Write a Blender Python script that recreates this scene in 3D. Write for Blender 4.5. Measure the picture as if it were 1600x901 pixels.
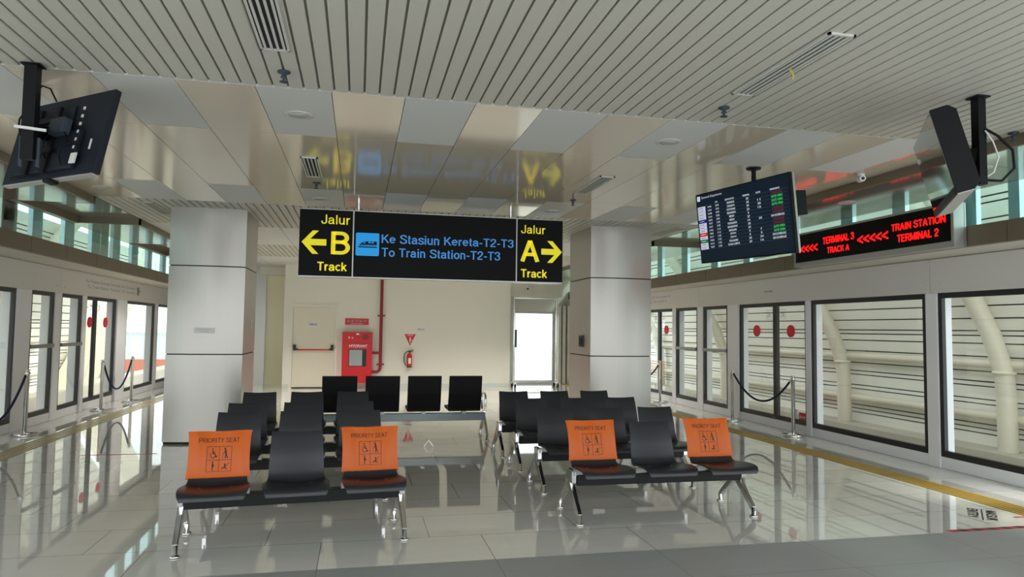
import bpy, math, random
from mathutils import Vector, Matrix
random.seed(7)
PI = math.pi
scn = bpy.context.scene
for o in list(bpy.data.objects):
    bpy.data.objects.remove(o, do_unlink=True)
COL = scn.collection

# ---------------------------------------------------------------- camera
YAW, PITCH, ROLL, FPX, EYE = 0.21525, 0.05758, 0.01305, 1091.0, 1.6
fwd = Vector((math.sin(YAW) * math.cos(PITCH), math.cos(YAW) * math.cos(PITCH), math.sin(PITCH)))
rgt = Vector((math.cos(YAW), -math.sin(YAW), 0))
upv = rgt.cross(fwd)
r2 = math.cos(ROLL) * rgt + math.sin(ROLL) * upv
u2 = -math.sin(ROLL) * rgt + math.cos(ROLL) * upv
cam = bpy.data.cameras.new('camera')
cam.sensor_width = 36.0
cam.lens = FPX * 36.0 / 1600.0
cam.clip_end = 500
cam_o = bpy.data.objects.new('camera', cam)
COL.objects.link(cam_o)
cam_o.matrix_world = Matrix(((r2.x, u2.x, -fwd.x, 0), (r2.y, u2.y, -fwd.y, 0), (r2.z, u2.z, -fwd.z, EYE), (0, 0, 0, 1)))
scn.camera = cam_o

# ---------------------------------------------------------------- world, sun, exposure
world = bpy.data.worlds.new('world')
scn.world = world
world.use_nodes = True
bg = world.node_tree.nodes['Background']
bg.inputs[0].default_value = (0.93, 0.97, 1.0, 1)
bg.inputs[1].default_value = 3.2
sun = bpy.data.lights.new('sun', 'SUN')
sun.energy = 5.0
sun.angle = math.radians(12)
sun.color = (1.0, 0.95, 0.86)
sun_o = bpy.data.objects.new('sun', sun)
COL.objects.link(sun_o)
sun_o.location = (20, -15, 30)
sun_o.rotation_euler = Vector((-0.6, 0.3, -0.75)).to_track_quat('-Z', 'Y').to_euler()
scn.view_settings.view_transform = 'Standard'
scn.view_settings.look = 'None'
scn.view_settings.gamma = 1.0
scn.view_settings.use_curve_mapping = False
scn.view_settings.exposure = -0.3
try:
    scn.cycles.use_denoising = True
    scn.cycles.max_bounces = 12
    scn.cycles.diffuse_bounces = 6
    scn.cycles.glossy_bounces = 5
    scn.cycles.transparent_max_bounces = 16
    scn.cycles.caustics_reflective = False
    scn.cycles.caustics_refractive = False
    scn.cycles.sample_clamp_indirect = 6.0
except Exception:
    pass


# ---------------------------------------------------------------- materials
def srgb(r, g, b):
    f = lambda c: (c / 255 / 12.92) if c / 255 <= 0.04045 else ((c / 255 + 0.055) / 1.055) ** 2.4
    return (f(r), f(g), f(b), 1)


def mat(name, col, rough=0.5, metal=0.0, spec=0.5, emit=0.0, coat=0.0, noise=0.0, nscale=(3, 3, 3), bump=0.0, emcol=None):
    m = bpy.data.materials.new(name)
    m.use_nodes = True
    nt = m.node_tree
    b = nt.nodes['Principled BSDF']
    c = col if len(col) == 4 else (*col, 1)
    b.inputs['Base Color'].default_value = c
    b.inputs['Roughness'].default_value = rough
    b.inputs['Metallic'].default_value = metal
    b.inputs['Specular IOR Level'].default_value = spec
    if coat:
        b.inputs['Coat Weight'].default_value = coat
        b.inputs['Coat Roughness'].default_value = 0.05
    if emit:
        b.inputs['Emission Color'].default_value = emcol or c
        b.inputs['Emission Strength'].default_value = emit
    if noise or bump:
        tc = nt.nodes.new('ShaderNodeTexCoord')
        mp = nt.nodes.new('ShaderNodeMapping')
        mp.inputs['Scale'].default_value = nscale
        nz = nt.nodes.new('ShaderNodeTexNoise')
        nz.inputs['Scale'].default_value = 1.0
        nz.inputs['Detail'].default_value = 5
        nt.links.new(tc.outputs['Object'], mp.inputs['Vector'])
        nt.links.new(mp.outputs['Vector'], nz.inputs['Vector'])
        if noise:
            mx = nt.nodes.new('ShaderNodeMix')
            mx.data_type = 'RGBA'
            mx.inputs[6].default_value = tuple(max(0, v * (1 - noise)) for v in c[:3]) + (1,)
            mx.inputs[7].default_value = tuple(min(1, v * (1 + noise)) for v in c[:3]) + (1,)
            nt.links.new(nz.outputs['Fac'], mx.inputs[0])
            nt.links.new(mx.outputs[2], b.inputs['Base Color'])
        if bump:
            bp = nt.nodes.new('ShaderNodeBump')
            bp.inputs['Strength'].default_value = bump
            bp.inputs['Distance'].default_value = 0.01
            nt.links.new(nz.outputs['Fac'], bp.inputs['Height'])
            nt.links.new(bp.outputs['Normal'], b.inputs['Normal'])
    return m


def glass(name, tint, refl=0.06, grazing=0.8):
    m = bpy.data.materials.new(name)
    m.use_nodes = True
    nt = m.node_tree
    nt.nodes.clear()
    out = nt.nodes.new('ShaderNodeOutputMaterial')
    tr = nt.nodes.new('ShaderNodeBsdfTransparent')
    tr.inputs[0].default_value = (*tint, 1)
    gl = nt.nodes.new('ShaderNodeBsdfGlossy')
    gl.inputs['Roughness'].default_value = 0.0
    gl.inputs[0].default_value = (1, 1, 1, 1)
    lw = nt.nodes.new('ShaderNodeLayerWeight')
    pw = nt.nodes.new('ShaderNodeMath'); pw.operation = 'POWER'; pw.inputs[1].default_value = 5.0
    ml = nt.nodes.new('ShaderNodeMath'); ml.operation = 'MULTIPLY_ADD'
    ml.inputs[1].default_value = grazing; ml.inputs[2].default_value = refl
    mx = nt.nodes.new('ShaderNodeMixShader')
    nt.links.new(lw.outputs['Facing'], pw.inputs[0])
    nt.links.new(pw.outputs[0], ml.inputs[0])
    nt.links.new(ml.outputs[0], mx.inputs[0])
    nt.links.new(tr.outputs[0], mx.inputs[1])
    nt.links.new(gl.outputs[0], mx.inputs[2])
    nt.links.new(mx.outputs[0], out.inputs[0])
    return m


def tile_mat(name, c1, c2, joint, rough, shift, x0, y0, sx=1.2, sy=0.6, jw=0.003, spec=0.5, coat=0.0):
    m = bpy.data.materials.new(name)
    m.use_nodes = True
    nt = m.node_tree
    b = nt.nodes['Principled BSDF']
    L = nt.links.new

    def M(op, a, c=None, d=None):
        n = nt.nodes.new('ShaderNodeMath'); n.operation = op
        for i, v in enumerate((a, c, d)):
            if v is None:
                continue
            if isinstance(v, (int, float)):
                n.inputs[i].default_value = v
            else:
                L(v, n.inputs[i])
        return n.outputs[0]
    geo = nt.nodes.new('ShaderNodeNewGeometry')
    sep = nt.nodes.new('ShaderNodeSeparateXYZ')
    L(geo.outputs['Position'], sep.inputs[0])
    v = M('DIVIDE', M('SUBTRACT', sep.outputs[1], y0), sy)
    row = M('FLOOR', v)
    u = M('DIVIDE', M('SUBTRACT', M('SUBTRACT', sep.outputs[0], x0), M('MULTIPLY', row, shift)), sx)
    fu = M('FRACT', u); fv = M('FRACT', v)
    du = M('MULTIPLY', M('MINIMUM', fu, M('SUBTRACT', 1.0, fu)), sx)
    dv = M('MULTIPLY', M('MINIMUM', fv, M('SUBTRACT', 1.0, fv)), sy)
    j = M('LESS_THAN', M('MINIMUM', du, dv), jw)
    cx = nt.nodes.new('ShaderNodeCombineXYZ')
    L(M('FLOOR', u), cx.inputs[0]); L(row, cx.inputs[1])
    wn = nt.nodes.new('ShaderNodeTexWhiteNoise')
    L(cx.outputs[0], wn.inputs['Vector'])
    # streaky veins, offset per tile
    vec = nt.nodes.new('ShaderNodeVectorMath'); vec.operation = 'MULTIPLY_ADD'
    L(wn.outputs['Color'], vec.inputs[0]); vec.inputs[1].default_value = (9, 9, 9); L(geo.outputs['Position'], vec.inputs[2])
    mp = nt.nodes.new('ShaderNodeMapping'); mp.inputs['Scale'].default_value = (1.2, 7, 1)
    L(vec.outputs[0], mp.inputs[0])
    nz = nt.nodes.new('ShaderNodeTexNoise'); nz.inputs['Scale'].default_value = 1.0; nz.inputs['Detail'].default_value = 6
    nz.inputs['Distortion'].default_value = 0.6
    L(mp.outputs[0], nz.inputs['Vector'])
    f = M('ADD', M('MULTIPLY', nz.outputs['Fac'], 0.75), M('MULTIPLY', wn.outputs['Value'], 0.25))
    mx = nt.nodes.new('ShaderNodeMix'); mx.data_type = 'RGBA'
    L(f, mx.inputs[0]); mx.inputs[6].default_value = c1; mx.inputs[7].default_value = c2
    m2 = nt.nodes.new('ShaderNodeMix'); m2.data_type = 'RGBA'
    L(j, m2.inputs[0]); L(mx.outputs[2], m2.inputs[6]); m2.inputs[7].default_value = joint
    L(m2.outputs[2], b.inputs['Base Color'])
    b.inputs['Roughness'].default_value = rough
    b.inputs['Specular IOR Level'].default_value = spec
    if coat:
        b.inputs['Coat Weight'].default_value = coat
        b.inputs['Coat Roughness'].default_value = 0.03
    return m


M = {}
M['floor'] = tile_mat('polished_tile', srgb(222, 221, 215), srgb(240, 238, 232), srgb(140, 138, 132), 0.02, -0.4, -0.23, 4.85, spec=0.75, coat=0.5)
M['floor_grey'] = tile_mat('matte_grey_tile', srgb(150, 152, 152), srgb(166, 167, 166), srgb(122, 122, 121), 0.4, 0.0, -0.23, 4.86)
M['slat'] = mat('ceiling_slat_paint', srgb(190, 188, 176), 0.45, noise=0.03, nscale=(2, .3, 1))
M['matte_panel'] = mat('matte_white_panel', srgb(206, 207, 203), 0.55)
M['metal_panel'] = mat('glossy_beige_panel', srgb(206, 195, 174), 0.1, metal=0.1, spec=0.3)
M['dark_gap'] = mat('dark_void', (0.02, 0.02, 0.02), 0.9)
M['slat_gap'] = mat('slat_groove', srgb(136, 132, 122), 0.8)
M['bronze'] = mat('bronze_fascia', srgb(122, 110, 92), 0.4, metal=0.3)
M['soffit'] = mat('glossy_soffit', srgb(150, 146, 134), 0.1, metal=0.5)
M['psd'] = mat('platform_screen_paint', srgb(232, 232, 236), 0.35)
M['psd_header'] = mat('header_paint', srgb(212, 209, 205), 0.4)
M['ledge'] = mat('ledge_paint', srgb(205, 200, 188), 0.4)
M['black_frame'] = mat('black_frame', srgb(22, 22, 24), 0.35)
M['grey_frame'] = mat('grey_bar', srgb(150, 150, 150), 0.35, metal=0.5)
M['glass'] = glass('door_glass', (0.93, 0.96, 0.95), 0.03, 0.7)
M['clere_glass'] = glass('clerestory_glass', (0.76, 0.93, 0.90), 0.06, 0.8)
M['wall'] = mat('white_wall_paint', srgb(226, 222, 212), 0.6, noise=0.02, nscale=(.5, .5, .5))
M['wall_warm'] = mat('cream_wall_paint', srgb(240, 233, 204), 0.6)
M['door'] = mat('cream_door_paint', srgb(218, 211, 194), 0.45)
M['pillar'] = mat('brushed_pillar_panel', srgb(186, 182, 176), 0.28, metal=0.45, noise=0.02, nscale=(60, 60, .5))
M['seam'] = mat('dark_seam', srgb(30, 27, 25), 0.7)
M['black_plastic'] = mat('black_seat_shell', srgb(36, 38, 44), 0.36, spec=0.5, bump=0.04, nscale=(300, 300, 300))
M['black_pad'] = mat('black_vinyl_pad', srgb(16, 16, 17), 0.55, spec=0.25, bump=0.06, nscale=(200, 200, 200))
M['black_beam'] = mat('black_steel_beam', srgb(14, 14, 16), 0.45, spec=0.3)
M['grey_beam'] = mat('blue_grey_beam', srgb(120, 130, 134), 0.3, metal=0.5)
M['chrome'] = mat('chrome', (0.78, 0.78, 0.78), 0.1, metal=1.0)
M['steel'] = mat('brushed_steel', (0.6, 0.6, 0.6), 0.25, metal=1.0)
M['orange'] = mat('orange_vinyl', srgb(212, 98, 24), 0.42, spec=0.45, bump=0.25, nscale=(9, 9, 5))
M['ink'] = mat('black_print', srgb(24, 18, 14), 0.5)
M['sign_black'] = mat('sign_black', srgb(13, 13, 14), 0.5, spec=0.12)
M['sign_yellow'] = mat('sign_yellow', srgb(240, 224, 30), 0.5, emit=0.4)
M['sign_blue'] = mat('sign_blue', srgb(70, 150, 220), 0.5, emit=0.35)
M['sign_cyan'] = mat('sign_cyan', srgb(20, 160, 240), 0.5, emit=0.35)
M['led_red'] = mat('led_red', srgb(255, 20, 20), 0.5, emit=1.6)
M['alu'] = mat('aluminium', srgb(176, 176, 172), 0.35, metal=0.6)
M['screen_navy'] = mat('navy_screen', srgb(14, 30, 46), 0.3, spec=0.25, emit=0.4)
M['txt_white'] = mat('screen_white', srgb(215, 220, 228), 0.5, emit=0.6)
M['txt_cell'] = mat('screen_lilac', srgb(205, 205, 228), 0.5, emit=0.6)
M['txt_green'] = mat('screen_green', srgb(60, 200, 90), 0.5, emit=0.7)
M['txt_dkgreen'] = mat('screen_dark_green', srgb(40, 110, 50), 0.5, emit=0.6)
M['txt_red'] = mat('screen_red', srgb(140, 45, 50), 0.5, emit=0.6)
M['txt_redb'] = mat('screen_bright_red', srgb(205, 50, 50), 0.5, emit=0.6)
M['txt_navy'] = mat('screen_blue', srgb(30, 25, 130), 0.5, emit=0.6)
M['txt_line'] = mat('screen_line', srgb(70, 95, 120), 0.5, emit=0.5)
M['tv_black'] = mat('tv_black', srgb(17, 17, 19), 0.5, spec=0.2)
M['tv_bezel'] = mat('tv_dark_blue_grey', srgb(30, 35, 44), 0.5, spec=0.2)
M['tv_screen'] = mat('tv_dead_screen', srgb(20, 20, 22), 0.06, spec=0.9, coat=1.0)
M['tv_grey'] = mat('tv_grey', srgb(58, 66, 76), 0.5, spec=0.25)
M['tv_silver'] = mat('tv_silver', srgb(180, 178, 172), 0.4, metal=0.4)
M['white'] = mat('white_plastic', srgb(225, 225, 222), 0.5)
M['paper'] = mat('paper', srgb(220, 222, 226), 0.7)
M['red_paint'] = mat('red_paint', srgb(200, 16, 26), 0.35)
M['red_dark'] = mat('dark_red_pipe', srgb(140, 26, 36), 0.4)
M['red_dot'] = mat('red_sticker', srgb(214, 10, 50), 0.5)
M['red_tape'] = mat('red_tape', srgb(190, 50, 66), 0.5)
M['navy_rope'] = mat('navy_rope', srgb(18, 22, 62), 0.8, bump=0.3, nscale=(80, 80, 80))
M['brass'] = mat('brass_rib', srgb(176, 160, 110), 0.35, metal=0.3)
M['tactile_base'] = mat('tactile_base', srgb(128, 104, 40), 0.5)
M['tactile'] = mat('yellow_tactile', srgb(196, 160, 56), 0.45, noise=0.2, nscale=(6, 6, 6))
M['lamp'] = mat('lamp_diffuser', srgb(190, 190, 186), 0.4)
M['grille'] = mat('white_grille', srgb(196, 196, 188), 0.4)
M['louvre'] = mat('white_louvre', srgb(232, 229, 218), 0.5, noise=0.05, nscale=(1, .4, 1))
M['louvre_shade_back'] = mat('louvre_shade_back', srgb(70, 68, 62), 0.9)  # dark sheet behind the slats, its colour standing in for their shadow lines
M['rib'] = mat('cream_steel', srgb(206, 199, 180), 0.45)
M['concrete'] = mat('concrete', srgb(176, 170, 156), 0.85, noise=0.2, nscale=(2, 1.5, 3))
M['ground'] = mat('pale_ground', srgb(190, 190, 176), 0.9, noise=0.1)
M['brick'] = mat('red_brown_wall', srgb(190, 110, 90), 0.8)
M['cladding_blue'] = mat('pale_blue_cladding', srgb(205, 222, 232), 0.6)
M['bldg'] = mat('grey_blue_building', srgb(150, 165, 180), 0.7)
M['leaf'] = mat('leaf_green', srgb(110, 150, 70), 0.8)
M['sky_block_roof'] = mat('sky_blocking_roof', srgb(60, 58, 55), 0.9)
M['post_blue'] = mat('pale_blue_post', srgb(216, 232, 245), 0.45)
M['print_grey'] = mat('grey_blue_print', srgb(120, 130, 145), 0.6)
M['yellow_tag'] = mat('yellow_tag', srgb(190, 185, 60), 0.6)
M['window_grey'] = mat('hose_window', srgb(150, 158, 158), 0.15, spec=0.8)


# ---------------------------------------------------------------- mesh helpers
class MB:
    def __init__(s):
        s.v = []; s.f = []; s.m = []; s.smooth = []

    def add(s, vs, fs, mi=0, smooth=False):
        n = len(s.v)
        s.v += [tuple(p) for p in vs]
        for f in fs:
            s.f.append(tuple(i + n for i in f)); s.m.append(mi); s.smooth.append(smooth)
        return s

    def box(s, x0, x1, y0, y1, z0, z1, mi=0, mx=None):
        vs = [(x, y, z) for x in (x0, x1) for y in (y0, y1) for z in (z0, z1)]
        if mx is not None:
            vs = [mx @ Vector(p) for p in vs]
        return s.add(vs, [(0, 1, 3, 2), (4, 6, 7, 5), (0, 4, 5, 1), (2, 3, 7, 6), (0, 2, 6, 4), (1, 5, 7, 3)], mi)

    def bar(s, p0, p1, w, t, mi=0, side=None, w1=None, t1=None):
        """tapered rectangular bar between two points; w along `side`"""
        p0 = Vector(p0); p1 = Vector(p1); d = (p1 - p0).normalized()
        a = Vector(side) if side is not None else (Vector((0, 0, 1)) if abs(d.z) < .9 else Vector((1, 0, 0)))
        a = (a - d * a.dot(d)).normalized(); b = d.cross(a)
        w1 = w if w1 is None else w1; t1 = t if t1 is None else t1
        vs = []
        for p, ww, tt in ((p0, w, t), (p1, w1, t1)):
            for sa, sb in ((-1, -1), (1, -1), (1, 1), (-1, 1)):
                vs.append(p + a * sa * ww / 2 + b * sb * tt / 2)
        return s.add(vs, [(3, 2, 1, 0), (4, 5, 6, 7), (0, 1, 5, 4), (1, 2, 6, 5), (2, 3, 7, 6), (3, 0, 4, 7)], mi)

    def tube(s, path, r, seg=10, mi=0, cap=True, radii=None):
        pts = [Vector(p) for p in path]
        n = len(pts); vs = []; fs = []
        prev = None
        for i, p in enumerate(pts):
            d = (pts[min(i + 1, n - 1)] - pts[max(i - 1, 0)]).normalized()
            if prev is None:
                a = Vector((0, 0, 1)) if abs(d.z) < .9 else Vector((1, 0, 0))
            else:
                a = prev
            a = (a - d * a.dot(d)).normalized(); prev = a
            b = d.cross(a)
            rr = radii[i] if radii else r
            for k in range(seg):
                t = 2 * PI * k / seg
                vs.append(p + a * rr * math.cos(t) + b * rr * math.sin(t))
        for i in range(n - 1):
            for k in range(seg):
                k2 = (k + 1) % seg
                fs.append((i * seg + k, i * seg + k2, (i + 1) * seg + k2, (i + 1) * seg + k))
        s.add(vs, fs, mi, True)
        if cap:
            s.add(vs[:seg], [tuple(range(seg - 1, -1, -1))], mi)
            s.add(vs[-seg:], [tuple(range(seg))], mi)
        return s

    def cyl(s, p0, p1, r, seg=16, mi=0, r1=None):
        return s.tube([p0, p1], r, seg, mi, True, [r, r if r1 is None else r1])

    def lathe(s, prof, c=(0, 0, 0), seg=24, mi=0):
        vs = []; fs = []
        for (r, z) in prof:
            for k in range(seg):
                t = 2 * PI * k / seg
                vs.append((c[0] + r * math.cos(t), c[1] + r * math.sin(t), c[2] + z))
        for i in range(len(prof) - 1):
            for k in range(seg):
                k2 = (k + 1) % seg
                fs.append((i * seg + k, i * seg + k2, (i + 1) * seg + k2, (i + 1) * seg + k))
        fs.append(tuple(range(seg - 1, -1, -1)))
        fs.append(tuple((len(prof) - 1) * seg + k for k in range(seg)))
        return s.add(vs, fs, mi, True)

    def prism(s, poly, fn, d0, d1, mi=0):
        """2-D polygon through fn(u, v, d)"""
        n = len(poly)
        vs = [fn(u, v, d0) for u, v in poly] + [fn(u, v, d1) for u, v in poly]
        fs = [tuple(range(n - 1, -1, -1)), tuple(range(n, 2 * n))]
        fs += [(i, (i + 1) % n, n + (i + 1) % n, n + i) for i in range(n)]
        return s.add(vs, fs, mi)

    def grid(s, nu, nv, fn, mi=0, smooth=True, flip=False):
        vs = [fn(i / nu, j / nv) for i in range(nu + 1) for j in range(nv + 1)]
        fs = []
        for i in range(nu):
            for j in range(nv):
                a = i * (nv + 1) + j
                q = (a, a + 1, a + nv + 2, a + nv + 1)
                fs.append(q[::-1] if flip else q)
        return s.add(vs, fs, mi, smooth)

    def build(s, name, mats, parent=None, loc=None, bevel=0):
        me = bpy.data.meshes.new(name)
        me.from_pydata(s.v, [], s.f)
        for m in (mats if isinstance(mats, (list, tuple)) else [mats]):
            me.materials.append(m)
        me.polygons.foreach_set('material_index', s.m)
        me.polygons.foreach_set('use_smooth', s.smooth)
        me.update()
        o = bpy.data.objects.new(name, me)
        COL.objects.link(o)
        if parent is not None:
            o.parent = parent
        if loc is not None:
            o.location = loc
        if bevel:
            b = o.modifiers.new('bevel', 'BEVEL')
            b.width = bevel; b.segments = 2; b.limit_method = 'ANGLE'
        return o


def _arc(cx, cy, rx, ry, a0, a1, n=12):
    return [(cx + rx * math.cos(math.radians(a0 + (a1 - a0) * k / n)), cy + ry * math.sin(math.radians(a0 + (a1 - a0) * k / n))) for k in range(n + 1)]


def _cv(P, n=5):
    out = []
    for i in range(len(P) - 1):
        a, b, c, d = P[max(i - 1, 0)], P[i], P[i + 1], P[min(i + 2, len(P) - 1)]
        for k in range(n):
            t = k / n
            out.append(tuple(.5 * (2 * q + (w - p) * t + (2 * p - 5 * q + 4 * w - e) * t * t + (3 * q - p - 3 * w + e) * t ** 3) for p, q, w, e in zip(a, b, c, d)))
    return out + [P[-1]]


_S = [(.57, .72), (.52, .87), (.33, .935), (.14, .87), (.1, .73), (.2, .59), (.36, .51), (.52, .42), (.585, .26), (.5, .11), (.32, .065), (.13, .12), (.07, .3)]
GLYPH = {
    ' ': (.28, []),
    'J': (.52, [[(.42, 1), (.42, .26)] + _arc(.245, .25, .175, .185, 0, -180) + [(.07, .33)]]),
    'a': (.55, [[(.09, .5)] + _arc(.265, .5, .165, .165, 165, 0) + [(.43, .13), (.46, .07), (.52, .065)], _cv([(.43, .44), (.3, .4), (.14, .35), (.075, .21), (.13, .09), (.23, .065), (.36, .12), (.43, .25)])]),
    'l': (.24, [[(.12, 0), (.12, 1)]]),
    'u': (.55, [[(.085, .73), (.085, .25)] + _arc(.25, .24, .165, .175, 180, 360) + [(.415, .3)], [(.43, .73), (.43, 0)]]),
    'r': (.36, [[(.1, 0), (.1, .73)], _cv([(.1, .42), (.14, .57), (.22, .645), (.34, .66)])]),
    'B': (.69, [[(.1, 0), (.1, 1)], [(.1, .93), (.37, .93)] + _arc(.37, .735, .2, .195, 90, -90) + [(.1, .54)], [(.37, .54)] + _arc(.38, .305, .23, .235, 90, -90) + [(.1, .07)]]),
    'T': (.62, [[(.02, .93), (.6, .93)], [(.31, .93), (.31, 0)]]),
    'c': (.51, [_arc(.275, .365, .2, .3, 42, 318, 16)]),
    'k': (.51, [[(.09, 0), (.09, 1)], [(.1, .26), (.43, .73)], [(.21, .42), (.46, 0)]]),
    'A': (.68, [[(.055, 0), (.34, .96)], [(.34, .96), (.625, 0)], [(.15, .33), (.53, .33)]]),
    'K': (.67, [[(.1, 0), (.1, 1)], [(.1, .36), (.58, 1)], [(.28, .58), (.62, 0)]]),
    'e': (.56, [[(.08, .38), (.47, .38)] + _arc(.275, .365, .2, .3, 5, 322, 18)]),
    'S': (.66, [_cv(_S)]),
    's': (.5, [_cv([(x * .8, y * .72 + .01) for x, y in _S])]),
    't': (.3, [_cv([(.13, .93), (.13, .6), (.13, .16), (.17, .075), (.27, .065)]), [(.02, .665), (.27, .665)]]),
    'i': (.24, [[(.12, 0), (.12, .73)], [(.12, .86), (.12, 1)]]),
    'n': (.55, [[(.09, 0), (.09, .73)], [(.09, .46)] + _arc(.255, .495, .165, .17, 180, 0) + [(.42, 0)]]),
    'o': (.56, [_arc(.28, .365, .205, .3, 0, 360, 20)]),
    '-': (.34, [[(.04, .37), (.3, .37)]]),
    '2': (.57, [_cv([(.08, .66), (.12, .85), (.28, .935), (.44, .87), (.48, .7), (.4, .53), (.22, .34), (.1, .19), (.075, .07)]), [(.04, .07), (.5, .07)]]),
    '3': (.57, [_cv([(.07, .72), (.13, .88), (.28, .935), (.43, .87), (.465, .73), (.4, .59), (.24, .535)]), _cv([(.24, .535), (.42, .47), (.49, .3), (.42, .12), (.27, .065), (.12, .12), (.06, .29)])]),
    'P': (.63, [[(.1, 0), (.1, 1)], [(.1, .93), (.36, .93)] + _arc(.36, .69, .21, .24, 90, -90) + [(.1, .45)]]),
    'R': (.68, [[(.1, 0), (.1, 1)], [(.1, .93), (.38, .93)] + _arc(.38, .71, .2, .22, 90, -90) + [(.1, .49)], [(.38, .49), (.59, 0)]]),
    'I': (.26, [[(.13, 0), (.13, 1)]]),
    'O': (.76, [_arc(.38, .5, .31, .435, 0, 360, 24)]),
    'C': (.7, [_arc(.38, .5, .3, .435, 48, 312, 20)]),
    'Y': (.66, [[(.05, 1), (.33, .43)], [(.61, 1), (.33, .43)], [(.33, .46), (.33, 0)]]),
    'E': (.6, [[(.1, 0), (.1, 1)], [(.1, .93), (.55, .93)], [(.1, .53), (.52, .53)], [(.1, .07), (.56, .07)]]),
    'M': (.82, [[(.1, 0), (.1, 1)], [(.72, 0), (.72, 1)], [(.12, .96), (.41, .08)], [(.7, .96), (.41, .08)]]),
    'N': (.7, [[(.1, 0), (.1, 1)], [(.6, 0), (.6, 1)], [(.12, .95), (.58, .05)]]),
    'L': (.55, [[(.1, 0), (.1, 1)], [(.1, .07), (.52, .07)]]),
    'D': (.7, [[(.1, 0), (.1, 1)], [(.1, .93), (.32, .93)] + _arc(.32, .5, .29, .43, 90, -90, 16) + [(.1, .07)]]),
    'H': (.7, [[(.1, 0), (.1, 1)], [(.6, 0), (.6, 1)], [(.1, .53), (.6, .53)]]),
    'G': (.76, [_arc(.38, .5, .3, .435, 48, 350, 20) + [(.68, .1)], [(.42, .46), (.7, .46)]]),
    'U': (.7, [[(.1, 1), (.1, .32)] + _arc(.35, .32, .25, .255, 180, 360) + [(.6, 1)]]),
}


def ribbon(pts, w):
    """constant width ribbon along a polyline, mitred"""
    n = len(pts); L = []; R = []
    for i in range(n):
        p = Vector(pts[i]); a = Vector(pts[max(i - 1, 0)]); b = Vector(pts[min(i + 1, n - 1)])
        d1 = (p - a); d2 = (b - p)
        if d1.length < 1e-6: d1 = d2
        if d2.length < 1e-6: d2 = d1
        d1 = d1.normalized(); d2 = d2.normalized()
        m = d1 + d2
        m = m.normalized() if m.length > 1e-6 else d1
        nn = Vector((-m.y, m.x)); k = min(1 / max(.4, m.dot(d1)), 1.6)
        L.append(p + nn * w / 2 * k); R.append(p - nn * w / 2 * k)
    vs = [tuple(q) for q in L + R]
    return vs, [(n + i, n + i + 1, i + 1, i) for i in range(n - 1)]


def stroke_text(txt, t=.14):
    vs = []; fs = []; x = 0
    for ch in txt:
        w, paths = GLYPH[ch]
        for p in paths:
            v, f = ribbon(p, t)
            k = len(vs)
            vs += [(a + x, b) for a, b in v]; fs += [tuple(i + k for i in q) for q in f]
        x += w + .035
    return vs, fs


_tc = {}


def text_mesh(txt, bold=0.0):
    k = (txt, bold)
    if k in _tc:
        return _tc[k]
    if bold < 1 and all(c in GLYPH for c in txt):
        vs, fs = stroke_text(txt, .135 + bold)
        x0 = min(v[0] for v in vs); x1 = max(v[0] for v in vs); y0 = min(v[1] for v in vs); y1 = max(v[1] for v in vs)
        r = ([((a - x0) / (x1 - x0), (b - y0) / (y1 - y0)) for a, b in vs], fs, (x1 - x0) / (y1 - y0))
        _tc[k] = r
        return r
    cu = bpy.data.curves.new('t', 'FONT')
    cu.body = txt; cu.size = 1.0; cu.offset = .02 if bold == 1.0 else 0; cu.resolution_u = 3
    ob = bpy.data.objects.new('t', cu)
    COL.objects.link(ob)
    me = bpy.data.meshes.new_from_object(ob.evaluated_get(bpy.context.evaluated_depsgraph_get()))
    vs = [(v.co.x, v.co.y) for v in me.vertices]
    fs = [tuple(p.vertices) for p in me.polygons]
    bpy.data.objects.remove(ob, do_unlink=True); bpy.data.curves.remove(cu); bpy.data.meshes.remove(me)
    x0 = min(v[0] for v in vs); x1 = max(v[0] for v in vs); y0 = min(v[1] for v in vs); y1 = max(v[1] for v in vs)
    r = ([((a - x0) / (x1 - x0), (b - y0) / (y1 - y0)) for a, b in vs], fs, (x1 - x0) / (y1 - y0))
    _tc[k] = r
    return r


def text2d(mb, txt, u0, u1, v0, v1, fn, mi=0, bold=0.0):
    """lettering filling the box u0..u1, v0..v1 of the surface fn(u, v)"""
    vs, fs, _ = text_mesh(txt, bold)
    mb.add([fn(u0 + a * (u1 - u0), v0 + b * (v1 - v0)) for a, b in vs], fs, mi)


def poly2d(mb, pts, fn, mi=0):
    mb.add([fn(u, v) for u, v in pts], [tuple(range(len(pts)))], mi)


def rect2d(mb, u0, u1, v0, v1, fn, mi=0):
    poly2d(mb, [(u0, v0), (u1, v0), (u1, v1), (u0, v1)], fn, mi)


def stroke2d(mb, pts, w, fn, mi=0):
    for a, b in zip(pts[:-1], pts[1:]):
        d = Vector((b[0] - a[0], b[1] - a[1])); l = d.length or 1; d /= l
        n = Vector((-d.y, d.x)) * w / 2; e = d * w * .3
        poly2d(mb, [(a[0] - e.x + n.x, a[1] - e.y + n.y), (a[0] - e.x - n.x, a[1] - e.y - n.y), (b[0] + e.x - n.x, b[1] + e.y - n.y), (b[0] + e.x + n.x, b[1] + e.y + n.y)], fn, mi)


def disc2d(mb, c, r, fn, mi=0, n=16, ry=None):
    ry = r if ry is None else ry
    poly2d(mb, [(c[0] + r * math.cos(2 * PI * k / n), c[1] + ry * math.sin(2 * PI * k / n)) for k in range(n)], fn, mi)


def arc_pts(c, r, a0, a1, n=14):
    return [(c[0] + r * math.cos(a0 + (a1 - a0) * k / n), c[1] + r * math.sin(a0 + (a1 - a0) * k / n)) for k in range(n + 1)]


def tag(o, label, cat, group=None):
    o['label'] = label; o['category'] = cat
    if group:
        o['group'] = group
    return o


def struct(o):
    o['kind'] = 'structure'
    return o


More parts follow.
